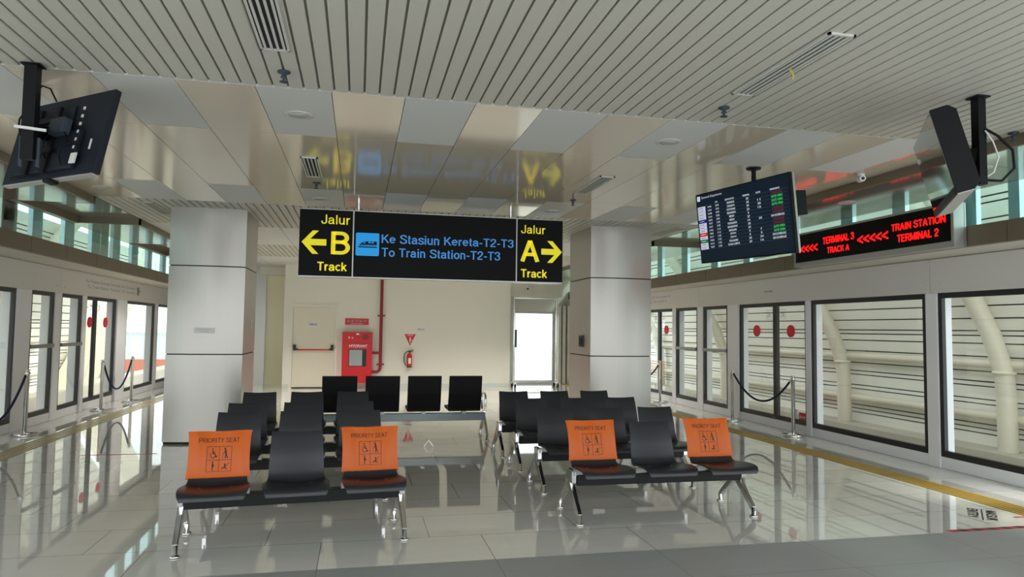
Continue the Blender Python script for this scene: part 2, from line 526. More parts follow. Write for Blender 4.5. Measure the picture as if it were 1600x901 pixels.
def empty(name, loc, rz=0.0):
    o = bpy.data.objects.new(name, None)
    o.empty_display_size = .1
    o.location = loc; o.rotation_euler = (0, 0, rz)
    COL.objects.link(o)
    return o


def kids(o):
    return [c for c in bpy.data.objects if c.parent is o]


def copy_tree(o, parent=None):
    c = o.copy()
    COL.objects.link(c)
    if parent is not None:
        c.parent = parent
    for ch in kids(o):
        copy_tree(ch, c)
    return c


# ================================================================= THE SETTING
XL, XR = -4.9, 6.87          # platform screens
CL, CR = -3.3, 5.1           # edges of the central ceiling
WL, WR = -4.2, 6.17          # clerestory planes
ZC = 3.2
YB, YW, YE = -1.0, 18.9, 20.2
YC = -0.6                     # ceilings begin (just behind what the picture shows)
YS_ = (5.0, 3.0)             # platform screens begin, left and right
YH = (5.0, 5.0)             # outer walls begin   # model begins, back wall, corridor ends

struct(MB().box(XL - .3, XR + .33, 4.86, YE + .6, -.15, 0).build('floor', M['floor']))
struct(MB().box(XL - .3, XR + .33, YB, 4.86, -.15, 0).build('floor', M['floor_grey']))
# floor marks and tactile strips
for sx, lab, mm in ((5.83, 'yellow ribbed tactile strip along the right hand platform doors', 'tactile'), (-4.27, 'pale brass ribbed tactile strip along the left hand platform doors', 'brass')):
    mb = MB()
    for k in range(5):
        mb.box(sx + .062 * k, sx + .062 * k + .03, 4.9, YE, 0, .005, 0)
    if mm == 'tactile':
        mb.box(sx - .012, sx + .29, 4.9, YE, 0, .0015, 1)
    tag(mb.build('tactile_strip', [M[mm], M['tactile_base']]), lab, 'tactile paving')


# ---- ceilings
def slats(x0, x1, y0, y1, z, name='ceiling'):
    mb = MB()
    n = round((x1 - x0) / .1)
    w = (x1 - x0) / n
    for k in range(n):
        a = x0 + k * w + .007; b = x0 + (k + 1) * w - .007
        prof = [(a, z + .0155), (a, z + .004), (a + .005, z), (b - .005, z), (b, z + .004), (b, z + .0155)]
        mb.prism(prof, lambda u, v, d: (u, d, v), y0, y1, 0)
    mb.box(x0, x1, y0, y1, z + .016, z + .045, 1)
    return struct(mb.build(name, [M['slat'], M['slat_gap']]))


slats(CL, CR, YC, 4.84, ZC)
slats(CL, CR, 9.62, 11.88, ZC)
slats(CL, CR, 14.5, 16.88, ZC)
for yy in (4.84, 9.61, 11.88, 14.49, 16.88):
    struct(MB().box(CL, CR, yy, yy + .012, ZC - .001, ZC + .03).build('trim_%d' % round(yy), M['matte_panel']))
# checker of matte and glossy panels
cols = [CL, -3.22] + [-2.72 + .5 * k for k in range(16)] + [CR]
cols = sorted(set(round(c, 3) for c in cols))
mb = MB()
for i in range(len(cols) - 1):
    a, b = cols[i] + .0025, cols[i + 1] - .0025
    matte = (round((cols[i] + 3.22) / .5) % 2 == 1)
    for (y0, y1, al) in ((4.856, 6.03, True), (6.033, 8.397, False), (8.4, 9.605, True)):
        mb.box(a, b, y0, y1, ZC, ZC + .02, 0 if (matte and al) else 1)
mb.box(CL, CR, 4.856, 9.605, ZC + .03, ZC + .04, 2)
struct(mb.build('ceiling', [M['matte_panel'], M['metal_panel'], M['dark_gap']]))
for y0, y1 in ((11.895, 14.485), (16.895, YE)):
    mb = MB()
    x = CL
    while x < CR - .01:
        x1 = min(x + 1.0, CR)
        mb.box(x + .003, x1 - .003, y0, y1, ZC, ZC + .02, 0)
        x = x1
    mb.box(CL, CR, y0, y1, ZC + .03, ZC + .04, 1)
    struct(mb.build('ceiling', [M['matte_panel'], M['dark_gap']]))
struct(MB().box(WL - .09, WR + .09, YC, YE + .6, ZC + .14, ZC + .3).build('ceiling', M['sky_block_roof']))  # unseen roof slab, put in to stop sky light leaking through the slats

# ---- side soffits: alternately lowered and raised bays, bronze edges
for side in (0, 1):
    e, w, o = ((CL, WL, WL - .09) if side == 0 else (CR, WR, WR + .09))
    for (y0, y1, low) in ((YC, 9.7, True), (9.7, 11.6, False), (11.6, 14.3, True), (14.3, 16.6, False), (16.6, YE, True)):
        z = ZC - .09 if low else ZC - .002
        mb = MB()
        xa, xb = min(e, o), max(e, o)
        n = max(1, round((y1 - y0) / 1.2))
        if low:
            # skirt faces
            mb.box(min(e, e + (-.03 if side == 0 else .03)), max(e, e + (-.03 if side == 0 else .03)), y0, y1, z, ZC + .03, 1)
            mb.box(xa, xb, y0, y0 + .03, z, ZC + .03, 1)
            mb.box(xa, xb, y1 - .03, y1, z, ZC + .03, 1)
        for k in range(n):
            ya = y0 + (y1 - y0) * k / n + (.031 if low and k == 0 else .003)
            yb = y0 + (y1 - y0) * (k + 1) / n - (.031 if low and k == n - 1 else .003)
            if side == 0:
                mb.box(o, e - (.031 if low else 0.002), ya, yb, z, z + .02, 0)
            else:
                mb.box(e + (.031 if low else 0.002), o, ya, yb, z, z + .02, 0)
        mb.box(xa, xb, y0, y1, ZC + .04, ZC + .05, 2)
        if not low:
            mb.box(w - .05, w + .05, y0, y1, ZC - .1, ZC - .004, 1)
        struct(mb.build('ceiling', [M['soffit'], M['bronze'], M['dark_gap']]))

# ---- platform screen headers, ledges, bronze fascias, clerestory
n_trim = 20
for side in (0, 1):
    x = XL if side == 0 else XR
    w = WL if side == 0 else WR
    s = -1 if side == 0 else 1
    segs = [YC, 1.3, 7.27, 13.25, 19.2, YE] if side else [YC, 1.25, 7.03, 13.01, 18.99, YE]
    for a, b in zip(segs[:-1], segs[1:]):
        mb = MB()
        xa, xb = sorted((x - s * .02, x + s * .34))
        mb.box(xa, xb, a + .004, b - .004, 2.1, 2.515)
        for yy in (a + .16, b - .16):
            mb.cyl((x - s * .02, yy, 2.21), (x - s * .028, yy, 2.21), .012, 10)
        h = struct(mb.build('trim_%d' % n_trim, M['psd_header'])); n_trim += 1
        if side and a < 12 < b:
            MB().box(x - .027, x - .02, 10.62, 10.86, 2.285, 2.3).build('nameplate', M['print_grey'], h)
    xa, xb = sorted((w, x + s * .34))
    struct(MB().box(xa, xb, YC, YE, 2.522, 2.56).build('trim_%d' % n_trim, M['ledge'])); n_trim += 1
    mb = MB()
    y = YE
    ys = [YE]
    y = 14.82 + 1.16 * 4 if side == 0 else 12.9 + 1.21 * 6
    st = 1.16 if side == 0 else 1.215
    ys = []
    while y > YC:
        if y < YE: ys.append(y)
        y -= st
    ys = [YE] + ys + [YC]
    for b, a in zip(ys[:-1], ys[1:]):
        xa, xb = sorted((w - s * .012, w + s * .06))
        mb.box(xa, xb, a + .004, b - .004, 2.515, 2.725)
    struct(mb.build('trim_%d' % n_trim, M['bronze'])); n_trim += 1
    # clerestory posts (outside the glass) and panes
    if side == 0:
        posts = [(10.46, 10.76), (11.5, 11.86), (12.58, 12.95), (13.6, 13.97), (14.65, 15.04), (15.7, 16.0), (16.8, 17.1), (17.9, 18.2)] + [(9.95 - 1.1 * k - .3, 9.95 - 1.1 * k) for k in range(9)]
        wide = [(13.0, 13.36), (9.62, 10.02)]
    else:
        posts = [(13.76, 14.0), (12.59, 12.85), (11.41, 11.65), (10.36, 10.56), (9.09, 9.22), (7.9, 8.12), (7.0, 7.2), (6.03, 6.25), (5.54, 5.66), (4.4, 4.6), (3.2, 3.4), (2.0, 2.2)] + [(14.9 + 1.15 * k, 15.15 + 1.15 * k) for k in range(5)]
        wide = []
    for a, b in [p for p in posts if p[0] > YC]:
        xa, xb = sorted((w + s * .1, w + s * .16))
        struct(MB().box(xa, xb, a, b, 2.56, ZC + .1).build('trim_%d' % n_trim, M['post_blue'])); n_trim += 1
    for a, b in wide:
        xa, xb = sorted((w + s * .1, w + s * .3))
        struct(MB().box(xa, xb, a, b, 2.56, ZC + .1).build('trim_%d' % n_trim, M['ledge'])); n_trim += 1

win_n = 1
for side in (0, 1):
    w = WL if side == 0 else WR
    a = YC
    while a < YE - .1:
        b = min(a + 2.37, YE)
        struct(MB().box(w + (.02 if side else -.032), w + (.032 if side else -.02), a + .004, b - .004, 2.62, ZC + .06).build('window_%d' % win_n, M['clere_glass'])); win_n += 1
        a = b

# ---- platform screen panels
door_n = 1


def psd_post(side, y0, y1, deep=.2):
    global n_trim
    x, s = (XL, -1) if side == 0 else (XR, 1)
    xa, xb = sorted((x - s * .015, x + s * deep))
    struct(MB().box(xa, xb, y0, y1, 0, 2.1).build('trim_%d' % n_trim, M['psd'], bevel=.008)); n_trim += 1


def frame_mb(x, s, y0, y1, z0=.14, z1=2.1, t=.055, b=.075, d=.05):
    mb = MB()
    xa, xb = sorted((x, x + s * d))
    mb.box(xa, xb, y0, y0 + t, z0, z1); mb.box(xa, xb, y1 - t, y1, z0, z1)
    mb.box(xa, xb, y0 + t, y1 - t, z0, z0 + b); mb.box(xa, xb, y0 + t, y1 - t, z1 - .065, z1)
    return mb


def leaf_parts(par, x, s, y0, y1):
    xa, xb = sorted((x + s * .02, x + s * .03))
    MB().box(xa, xb, y0 + .05, y1 - .05, .2, 2.04).build('pane', M['glass'], par)
    xa, xb = sorted((x, x + s * .05))
    MB().box(xa, xb, y0, y1, .004, .139).build('kick_plate', M['psd'], par)


def psd_panel(side, y0, y1, kind):
    global win_n, door_n
    x, s = (XL, -1) if side == 0 else (XR, 1)
    y0 += .004; y1 -= .004
    if kind == 'fixed':
        o = struct(frame_mb(x, s, y0, y1).build('window_%d' % win_n, M['black_frame'])); win_n += 1
        leaf_parts(o, x, s, y0, y1)
    elif kind == 'exit':
        o = struct(frame_mb(x, s, y0, y1).build('door_%d' % door_n, M['black_frame'])); door_n += 1
        leaf_parts(o, x, s, y0, y1)
        mb = MB()
        xa, xb = sorted((x - s * .045, x - s * .015))
        mb.box(xa, xb, y0 + .03, y1 - .03, 1.2, 1.26)
        for yy in (y0 + .05, y1 - .09):
            xa, xb = sorted((x - s * .015, x + s * .01))
            mb.box(xa, xb, yy, yy + .04, 1.2, 1.26)
        mb.build('push_bar', M['grey_frame'], o)


def psd_double(side, y0, y1, ym, dots=True, sensor=False):
    global door_n
    x, s = (XL, -1) if side == 0 else (XR, 1)
    x += s * .02
    for k, (a, b) in enumerate(((y0 + .004, ym - .004), (ym + .004, y1 - .004))):
        o = struct(frame_mb(x, s, a, b).build('door_%d' % door_n, M['black_frame'])); door_n += 1
        leaf_parts(o, x, s, a, b)
        c = (a + b) / 2
        mb = MB()
        mb.cyl((x - s * .002, c, 1.62), (x + s * .018, c, 1.62), .1, 24)
        st = mb.build('warning_dot', M['red_dot'], o)
        yt = (b - .2) if k == 0 else (a + .2)
        mb = MB()
        fn = lambda u, v: (x + s * .017, yt - s * u, 1.9 + v)
        text2d(mb, '2A' if side else '2B', -.05, .05, -.05, .05, fn)
        for q in ((-.08, -.08, .08, -.075), (-.08, .075, .08, .08), (-.08, -.075, -.075, .075), (.075, -.075, .08, .075)):
            rect2d(mb, q[0], q[2], q[1], q[3], fn)
        mb.build('door_number', M['print_grey'], o)
        if side and y0 < 12 and k == 0:
            xf = x + .018
            mb = MB()
            mb.box(xf - .002, xf, a + .07, a + .25, .21, .33, 0)
            fw = lambda u, v: (xf - .003, a + .25 - u, .21 + v)
            poly2d(mb, [(.012, .03), (.062, .03), (.037, .085)], fw, 1)
            text2d(mb, 'DANGER', .068, .17, .035, .07, fw, 1)
            mb.build('danger_sticker', [M['red_dot'], M['white']], o)
            MB().box(xf - .002, xf, a + .28, a + .42, .21, .37).build('paper_sticker', M['paper'], o)


# right hand side
for a, b in ((7.18, 7.36), (9.62, 9.75), (13.10, 13.34), (14.35, 14.52), (16.52, 16.7), (18.9, 19.1), (4.8, 4.94)):
    psd_post(1, a, b)
psd_post(1, 11.745, 12.125)
for a, b in ((3.0, 4.8), (4.94, 7.18), (7.36, 9.62), (16.7, 18.9), (19.1, YE)):
    psd_panel(1, a, b, 'fixed')
psd_panel(1, 12.125, 13.10, 'exit'); psd_panel(1, 13.34, 14.35, 'exit')
psd_double(1, 9.75, 11.745, 10.62)
psd_double(1, 14.52, 16.52, 15.3)
# left hand side
psd_post(0, 11.52, 11.99); psd_post(0, 12.84, 13.1); psd_post(0, 14.02, 14.22); psd_post(0, 15.9, 16.5); psd_post(0, 18.64, 18.9)
for a, b in ((9.1, 9.25), (6.7, 6.85)):
    psd_post(0, a, b)
for a, b in ((5.0, 6.7), (6.85, 9.1), (9.25, 11.52), (16.5, 18.64), (18.9, YE)):
    psd_panel(0, a, b, 'fixed')
psd_panel(0, 11.99, 12.84, 'exit'); psd_panel(0, 13.1, 14.02, 'exit')
psd_double(0, 14.22, 15.9, 14.78)

# header lettering (stuck to the fascia over the doors)
hd = [o for o in bpy.data.objects if o.name.startswith('trim_')]


def header_text(side, y_a, y_b, lines, z0, arrow):
    x = XR - .021 if side else XL + .021
    mb = MB()
    fn = lambda u, v: (x, y_a + (y_b - y_a) * u, z0 + v)
    for i, (t, u0, u1) in enumerate(lines):
        text2d(mb, t, u0, u1, .09 - .1 * i, .15 - .1 * i, fn)
    if arrow:
        rect2d(mb, .94, .985, -.02, .16, fn)
        poly2d(mb, [(.99, .03), (1.02, .07), (.99, .11)], fn)
    par = [o for o in hd if abs(o.data.vertices[0].co.x - x) < .5 and min(v.co.y for v in o.data.vertices) < min(y_a, y_b) and max(v.co.y for v in o.data.vertices) > max(y_a, y_b) and max(v.co.z for v in o.data.vertices) < 2.53 and min(v.co.z for v in o.data.vertices) > 2.05][0]
    mb.build('lettering', M['print_grey'], par)


header_text(1, 17.4, 14.62, [('Terminal 1, Terminal 2 & Terminal 3', .0, 1.0), ('Terminal 1, Terminal 2 & Terminal 3', .0, .93)], 2.26, False)
header_text(0, 14.1, 17.3, [('Ke Stasiun Kereta Terminal 2 & Terminal 3', .0, .92), ('To Train Station Terminal 2 & Terminal 3', .02, .92)], 2.26, True)

# ---- end walls
struct(MB().box(-1.89, 4.1, YW, YW + .2, 0, ZC).build('wall_back', M['wall']))
struct(MB().box(-1.89, -1.83, YW + .2, YE, 0, ZC).build('wall_back_return', M['wall']))
struct(MB().box(-1.89, 4.1, YW - .012, YW, 0, .1).build('baseboard_back', M['matte_panel']))
mb = MB()
mb.box(XL, -1.83, YE, YE + .15, 0, 3.0, 0)
struct(mb.build('wall_left_end', M['wall_warm']))
struct(MB().box(-2.66, -1.9, YE - .16, YE, 2.98, ZC).build('trim_11', M['wall']))
struct(MB().box(XL, -2.50, YE - .05, YE, 0, ZC).build('trim_12', M['pillar']))
mb = MB()
mb.box(5.74, XR, YE, YE + .15, 0, ZC); mb.box(4.1, 4.44, YE, YE + .15, 0, ZC); mb.box(4.44, 5.74, YE, YE + .15, 2.12, ZC)
struct(mb.build('wall_right_end', M['ledge']))
struct(MB().box(4.05, 4.1, YW + .2, YE, 0, ZC).build('wall_right_return', M['wall']))
mb = MB()
mb.box(4.1, 4.75, YW + .1, YW + .25, 2.5, ZC); mb.box(4.756, 5.62, YW + .1, YW + .25, 2.5, ZC)
struct(mb.build('trim_13', M['ledge']))
mb = MB()
for a, b in ((5.78, 5.86), (5.9, 6.0), (6.05, 6.35)):
    mb.box(a, b, YE - .3, YE, 0, 2.3)
struct(mb.build('trim_14', M['ledge']))
# glazed exit door in the right hand corridor end
mb = MB()
for a, b, c, d in ((4.44, 4.5, 0, 2.12), (5.68, 5.74, 0, 2.12), (4.5, 5.68, 2.06, 2.12), (4.5, 5.68, 0, .08)):
    mb.box(a, b, YE + .02, YE + .08, c, d)
gd = struct(mb.build('door_%d' % door_n, M['alu'])); door_n += 1
MB().box(4.5, 5.68, YE + .04, YE + .05, .08, 2.06).build('pane', M['glass'], gd)
MB().box(4.53, 4.58, YE - .03, YE + .02, 1.05, 1.58).build('door_handle', M['tv_grey'], gd)

# fire door in the back wall
dx0, dx1 = -1.66, -.60
mb = MB()
mb.box(dx0 - .07, dx0, YW - .03, YW, 0, 2.1); mb.box(dx1, dx1 + .07, YW - .03, YW, 0, 2.1); mb.box(dx0 - .07, dx1 + .07, YW - .03, YW, 2.1, 2.17)
fd = struct(mb.build('door_%d' % door_n, M['wall'])); door_n += 1
MB().box(dx0 + .008, dx1 - .008, YW - .018, YW, .03, 2.095).build('door_leaf', M['door'], fd)
MB().box(dx0 + .008, dx1 - .008, YW - .02, YW, .0, .025).build('door_sill', M['seam'], fd)
mb = MB()
mb.tube([(dx0 + .12, YW - .09, .99), (dx1 - .12, YW - .09, .99)], .018, 10, 0)
pb = mb.build('push_bar', M['red_paint'], fd)
for xx in (dx0 + .06, dx1 - .06):
    mb = MB()
    mb.box(xx - .035, xx + .035, YW - .1, YW - .018, .97, 1.12)
    mb.bar((xx, YW - .07, 1.02), (xx + (.09 if xx < -1.2 else -.09), YW - .09, .99), .05, .03)
    mb.build('push_bar_bracket', M['black_frame'], pb, bevel=.01)
mb = MB()
mb.box(-1.29, -1.03, YW - .022, YW - .018, 1.6, 1.7, 0)
text2d(mb, 'TANGGA', -1.27, -1.05, 1.62, 1.68, lambda u, v: (u, YW - .023, v), 1, .02)
mb.build('door_plate', [M['paper'], M['ink']], fd)


# ================================================================= OUTSIDE
def hull_x(z):
    pts = [(-.24, 10.3), (.5, 10.3), (1.0, 10.26), (1.6, 10.03), (2.2, 9.68), (3.0, 9.12), (4.0, 8.3)]
    for (z0, x0), (z1, x1) in zip(pts[:-1], pts[1:]):
        if z <= z1:
            return x0 + (x1 - x0) * (z - z0) / (z1 - z0)
    return pts[-1][1]


def mirror(x):
    return 1.97 - x


for side in (0, 1):
    fx = (lambda x: x) if side else mirror
    y0, y1 = (YH[1], 26.0) if side else (YH[0], 23.0)
    mb = MB()
    z = -.24
    rnd = random.Random(3)
    while z < 3.75:
        h = rnd.choice((.17, .2, .13, .22, .08))
        z1 = min(z + h - .022, 3.8)
        xa, xb = hull_x(z), hull_x(z1)
        vs = []
        for yy in (y0, y1):
            vs += [(fx(xa), yy, z), (fx(xa + .04), yy, z), (fx(xb + .04), yy, z1), (fx(xb), yy, z1)]
        mb.add(vs, [(0, 1, 2, 3), (7, 6, 5, 4), (0, 4, 5, 1), (1, 5, 6, 2), (2, 6, 7, 3), (3, 7, 4, 0)], 0)
        z += h
    zz = [-.24, 1.0, 1.6, 2.2, 3.0, 3.8]
    for a, b in zip(zz[:-1], zz[1:]):
        vs = [(fx(hull_x(a) + .08), y0, a), (fx(hull_x(a) + .08), y1, a), (fx(hull_x(b) + .08), y1, b), (fx(hull_x(b) + .08), y0, b)]
        mb.add(vs, [(0, 1, 2, 3)], 1)
    struct(mb.build('wall_outer_right' if side else 'wall_outer_left', [M['louvre'], M['louvre_shade_back']]))
    # parapet and track bed
    mb = MB()
    xa, xb = sorted((fx(9.72), fx(10.45)))
    mb.box(xa, xb, y0, 34, -1.5, -.24)
    struct(mb.build('wall_parapet_right' if side else 'wall_parapet_left', M['concrete']))
    xa, xb = sorted((fx(XR + .33), fx(10.45)))
    struct(MB().box(xa, xb, y0, 34, -1.6, -1.3).build('floor', M['concrete']))
    xa, xb = sorted((fx(XR + .1), fx(XR + .33)))
    struct(MB().box(xa, xb, y0, YE + .6, -1.3, -.15).build('wall_platform_right' if side else 'wall_platform_left', M['concrete']))
    # arch ribs
    ys = [13.0, 9.2, 17.9, 22.2] if side else [13.0, 17.2]
    for i, yy in enumerate(ys):
        mb = MB()
        zs = [-.24, .2, .6, 1.0, 1.3, 1.6, 1.9, 2.2, 2.6, 3.0, 3.5, 4.0]
        mb.tube([(fx(hull_x(q) - .24), yy, q) for q in zs], .14, 14)
        if side:
            mb.lathe([(.165, 0), (.165, .05)], (fx(hull_x(1.0) - .24), yy, .98), 14)
        o = mb.build('arch_rib', M['rib'])
        wh = ['behind the widest pane', 'behind the nearest right pane', 'behind the exit panels', 'hidden past the right pillar'][i] if side else ['out past the left edge', 'behind the left exit panels'][i]
        tag(o, 'cream curved rib of the %s outer wall, %s' % ('right' if side else 'left', wh), 'rib', 'ribs of the outer wall')
    for zz, nm in ((1.13, 'upper'), (.27, 'lower')):
        mb = MB()
        mb.tube([(fx(hull_x(zz) - .13), y0, zz), (fx(hull_x(zz) - .13), y1 if side else 20.6, zz)], .07, 12)
        tag(mb.build('horizontal_pipe', M['rib']), 'cream %s horizontal pipe along the %s louvred outer wall' % (nm, 'right' if side else 'left'), 'pipe')

# slanted portal beam where the left louvre wall stops
mb = MB()
mb.bar((-8.2, 21.6, -1.3), (-7.4, 26.2, 3.8), 1.5, .45, side=(0, 1, 0))
tag(mb.build('portal_beam', M['rib']), 'large cream slanted beam at the far end of the left louvred wall', 'beam')

# far scenery seen through the left doors
struct(MB().box(-140, 60, 34, 240, -5.2, -5.0).build('floor', M['ground']))
mb = MB()
mb.box(-60, -8, 55, 55.4, -.9, .95, 0)
for k in range(52):
    mb.box(-60 + k, -59.94 + k, 54.93, 55, -.9, .95, 1)
mb.box(-60, -8, 54.9, 55.5, .95, 1.1, 1)
tag(mb.build('clad_barrier', [M['cladding_blue'], M['white']]), 'pale blue corrugated barrier seen far off through the left doors', 'barrier')
tag(MB().box(-60, -8, 54.8, 55.3, -1.75, -.95).build('brick_band_wall', M['brick']), 'reddish brown low wall under the pale blue barrier outside', 'wall')
tag(MB().box(-60, -8, 55.0, 55.4, -5.0, -1.8).build('concrete_viaduct', M['concrete']), 'pale concrete wall carrying the barrier outside', 'wall')
mb = MB()
mb.box(-75, -45, 100, 112, -5, 2.2, 0); mb.box(-76, -44, 99.5, 112.5, 2.2, 2.9, 1)
for k in range(9):
    mb.box(-74 + 3.2 * k, -72.4 + 3.2 * k, 99.9, 100, -.5, 1.4, 2)
tag(mb.build('far_building', [M['bldg'], M['brick'], M['tv_grey']]), 'grey blue building with a reddish roof far beyond the left platform', 'building')
rnd = random.Random(5)
mb = MB()
for k in range(60):
    cx, cy, cz, rr = -24 + rnd.uniform(-3.5, 3.5), 52 + rnd.uniform(-1, 1), -3.2 + rnd.uniform(-.9, .9), rnd.uniform(.35, .8)
    mb.lathe([(0.02, -rr), (rr * .7, -rr * .7), (rr, 0), (rr * .7, rr * .7), (.02, rr)], (cx, cy, cz), 8)
mb.cyl((-24, 52, -5.0), (-24, 52, -3.0), .2, 8)
tag(mb.build('shrub', M['leaf']), 'green shrub outside below the reddish wall, through the left doors', 'shrub')

# ================================================================= PILLARS
def pillar(x0, x1, y0, y1, label, sharp_left):
    cx, cy = (x0 + x1) / 2, (y0 + y1) / 2
    t = tag(empty('pillar', (cx, cy, 0)), label, 'pillar', 'clad pillars')
    hw, hd = (x1 - x0) / 2, (y1 - y0) / 2
    # plan: flat sides, gently bowed front and back
    def plan(g):
        pts = []
        n = 14; bow = .055
        for k in range(n + 1):
            u = -1 + 2 * k / n
            pts.append((u * (hw - g), -(hd - g) + bow * (u * u)))
        for k in range(n + 1):
            u = 1 - 2 * k / n
            pts.append((u * (hw - g), (hd - g) - bow * (u * u)))
        return pts
    for a, b in ((.03, 1.192), (1.208, 2.392), (2.408, ZC)):
        mb = MB()
        pts = plan(0); n = len(pts)
        vs = [(u, v, a) for u, v in pts] + [(u, v, b) for u, v in pts]
        for i in range(n):
            j = (i + 1) % n
            flat = abs(pts[i][0]) > hw - 1e-6 and abs(pts[j][0]) > hw - 1e-6
            mb.add([vs[i], vs[j], vs[n + j], vs[n + i]], [(0, 1, 2, 3)], 0, False)
        mb.add(vs[n:], [tuple(range(n))], 0); mb.add(vs[:n], [tuple(range(n - 1, -1, -1))], 0)
        mb.build('cladding_panel', M['pillar'], t)
    mb = MB()
    pts = plan(.012)
    mb.prism(pts, lambda u, v, d: (u, v, d), 0, ZC - .002)
    mb.build('core', M['seam'], t)
    return t


pl = pillar(-2.53, -1.55, 10.15, 11.35, 'metal clad pillar on the left with a paper notice on its front', False)
pr_ = pillar(3.47, 4.46, 10.15, 11.35, 'metal clad pillar on the right with a black reader on its inner side', True)
mb = MB()
mb.box(-.13, .13, -.607, -.603, 1.485, 1.56, 0)
text2d(mb, 'DILARANG BERSANDAR', -.09, .09, 1.534, 1.541, lambda u, v: (u, -.608, v), 1, 1.1)
text2d(mb, 'DO NOT LEAN', -.05, .05, 1.506, 1.513, lambda u, v: (u, -.608, v), 1, 1.1)
nt_ = mb.build('notice', [M['white'], M['print_grey']], None, (-2.04, 10.75, 0))
tag(nt_, 'small white paper notice stuck on the front of the left pillar', 'notice')
mb = MB(); mb.box(-.025, 0, -.09, .09, -.09, .09, 0)
mb.box(-.03, -.025, -.06, .06, -.05, .05, 1); mb.cyl((-.032, 0, -.07), (-.025, 0, -.07), .008, 8, 1)
tag(mb.build('card_reader', [M['black_frame'], M['tv_bezel']], None, (3.468, 10.62, 1.42)), 'small black reader box on the inner side of the right pillar', 'reader')
mb = MB(); mb.box(-.004, 0, -.04, .04, -.07, .07, 0)
for k in range(4): mb.box(-.006, -.004, -.03, .03, -.055 + .032 * k, -.04 + .032 * k, 1)
tag(mb.build('instruction_sticker', [M['white'], M['print_grey']], None, (3.469, 10.5, 1.68)), 'pale sticker above the black reader on the right pillar', 'sticker')
mb = MB(); mb.box(0, .012, -.04, .04, -.07, .07, 0); mb.box(.012, .016, -.015, .015, -.03, .03, 1)
tag(mb.build('switch_plate', [M['white'], M['grille']], None, (-1.549, 10.9, 1.62)), 'small white switch plate on the side of the left pillar', 'switch')

# ================================================================= BENCHES
def catmull(P, n):
    out = []
    for i in range(len(P) - 1):
        p0 = P[max(i - 1, 0)]; p1 = P[i]; p2 = P[i + 1]; p3 = P[min(i + 2, len(P) - 1)]
        for k in range(n):
            t = k / n
            out.append(tuple(.5 * (2 * b + (c - a) * t + (2 * a - 5 * b + 4 * c - d) * t * t + (3 * b - a - 3 * c + d) * t ** 3) for a, b, c, d in zip(p0, p1, p2, p3)))
    out.append(P[-1])
    return out


# seat shell section: y, z, half width, dish
SHELL = [(-.375, .388, .205, .010), (-.365, .418, .222, .014), (-.32, .432, .232, .018), (-.2, .428, .236, .022), (-.06, .414, .228, .022), (.01, .418, .214, .016),
         (.05, .452, .205, .010), (.078, .52, .203, .014), (.11, .62, .198, .020), (.15, .72, .193, .022), (.175, .77, .190, .022)]
SH = catmull(SHELL, 5)


def shell_pt(t, u, off=0.0):
    """t 0..1 along the shell, u -1..1 across"""
    k = min(max(t, 0), 1) * (len(SH) - 1)
    i = min(int(k), len(SH) - 2); f = k - i
    y, z, w, d = (a + (b - a) * f for a, b in zip(SH[i], SH[i + 1]))
    ty, tz = SH[i + 1][0] - SH[i][0], SH[i + 1][1] - SH[i][1]
    l = math.hypot(ty, tz); ny, nz = -tz / l, ty / l      # towards the sitter
    dd = d * u * u + off
    return (u * w, y + ny * dd, z + nz * dd)


def shell_mb():
    mb = MB()
    NU, NV = 50, 12
    fs = lambda a, b: shell_pt(a, -1 + 2 * b)
    bs = lambda a, b: shell_pt(a, -1 + 2 * b, -.012)
    mb.grid(NU, NV, fs, 0, True, True)
    mb.grid(NU, NV, bs, 0, True)
    for j in (0, 1):
        mb.add([p for a in range(NU + 1) for p in (fs(a / NU, j), bs(a / NU, j))], [(2 * a, 2 * a + 1, 2 * a + 3, 2 * a + 2) for a in range(NU)])
    for i in (0, 1):
        mb.add([p for b in range(NV + 1) for p in (fs(i, b / NV), bs(i, b / NV))], [(2 * b, 2 * b + 1, 2 * b + 3, 2 * b + 2) for b in range(NV)])
    return mb


def leg_tree(parent, x, top=.405):
    s = 1
    mb = MB()
    mb.box(-.02, .02, -.125, .036, .30, top) if top > .402 else mb.box(-.02, .02, -.036, .036, .30, top)
    mb.box(-.019, .019, -.034, .034, .245, .30)
    mb.bar((0, 0, .30), (0, -.285, .07), .046, .07, 0, side=(1, 0, 0), w1=.038, t1=.042)
    mb.bar((0, 0, .30), (0, .285, .07), .046, .07, 0, side=(1, 0, 0), w1=.038, t1=.042)
    l = mb.build('leg', M['chrome'], parent, (x, 0, 0), bevel=.006)
    for yy in (-.285, .285):
        f = MB().lathe([(.036, 0), (.036, .01), (.03, .016), (.019, .02), (.019, .085)], (0, yy, 0), 16).build('foot', M['chrome'], l)
    return l


def make_bench():
    t = empty('beam_bench', (0, 0, 0))
    MB().box(-.764, .764, -.13, -.04, .282, .372).build('beam', M['black_beam'], t, bevel=.004)
    for x in (-.79, .79):
        leg_tree(t, x)
    sm = shell_mb()
    for k in range(3):
        s = sm.build('seat_shell', M['black_plastic'], t, ((k - 1) * .56, 0, 0))
        mb = MB()
        mb.box(-.10, .10, -.15, -.02, .366, .408)
        mb.bar((-.1, -.1, .40), (-.235, -.12, .39), .05, .014); mb.bar((.1, -.1, .40), (.235, -.12, .39), .05, .014)
        mb.build('seat_bracket', M['alu'], s)
    return t


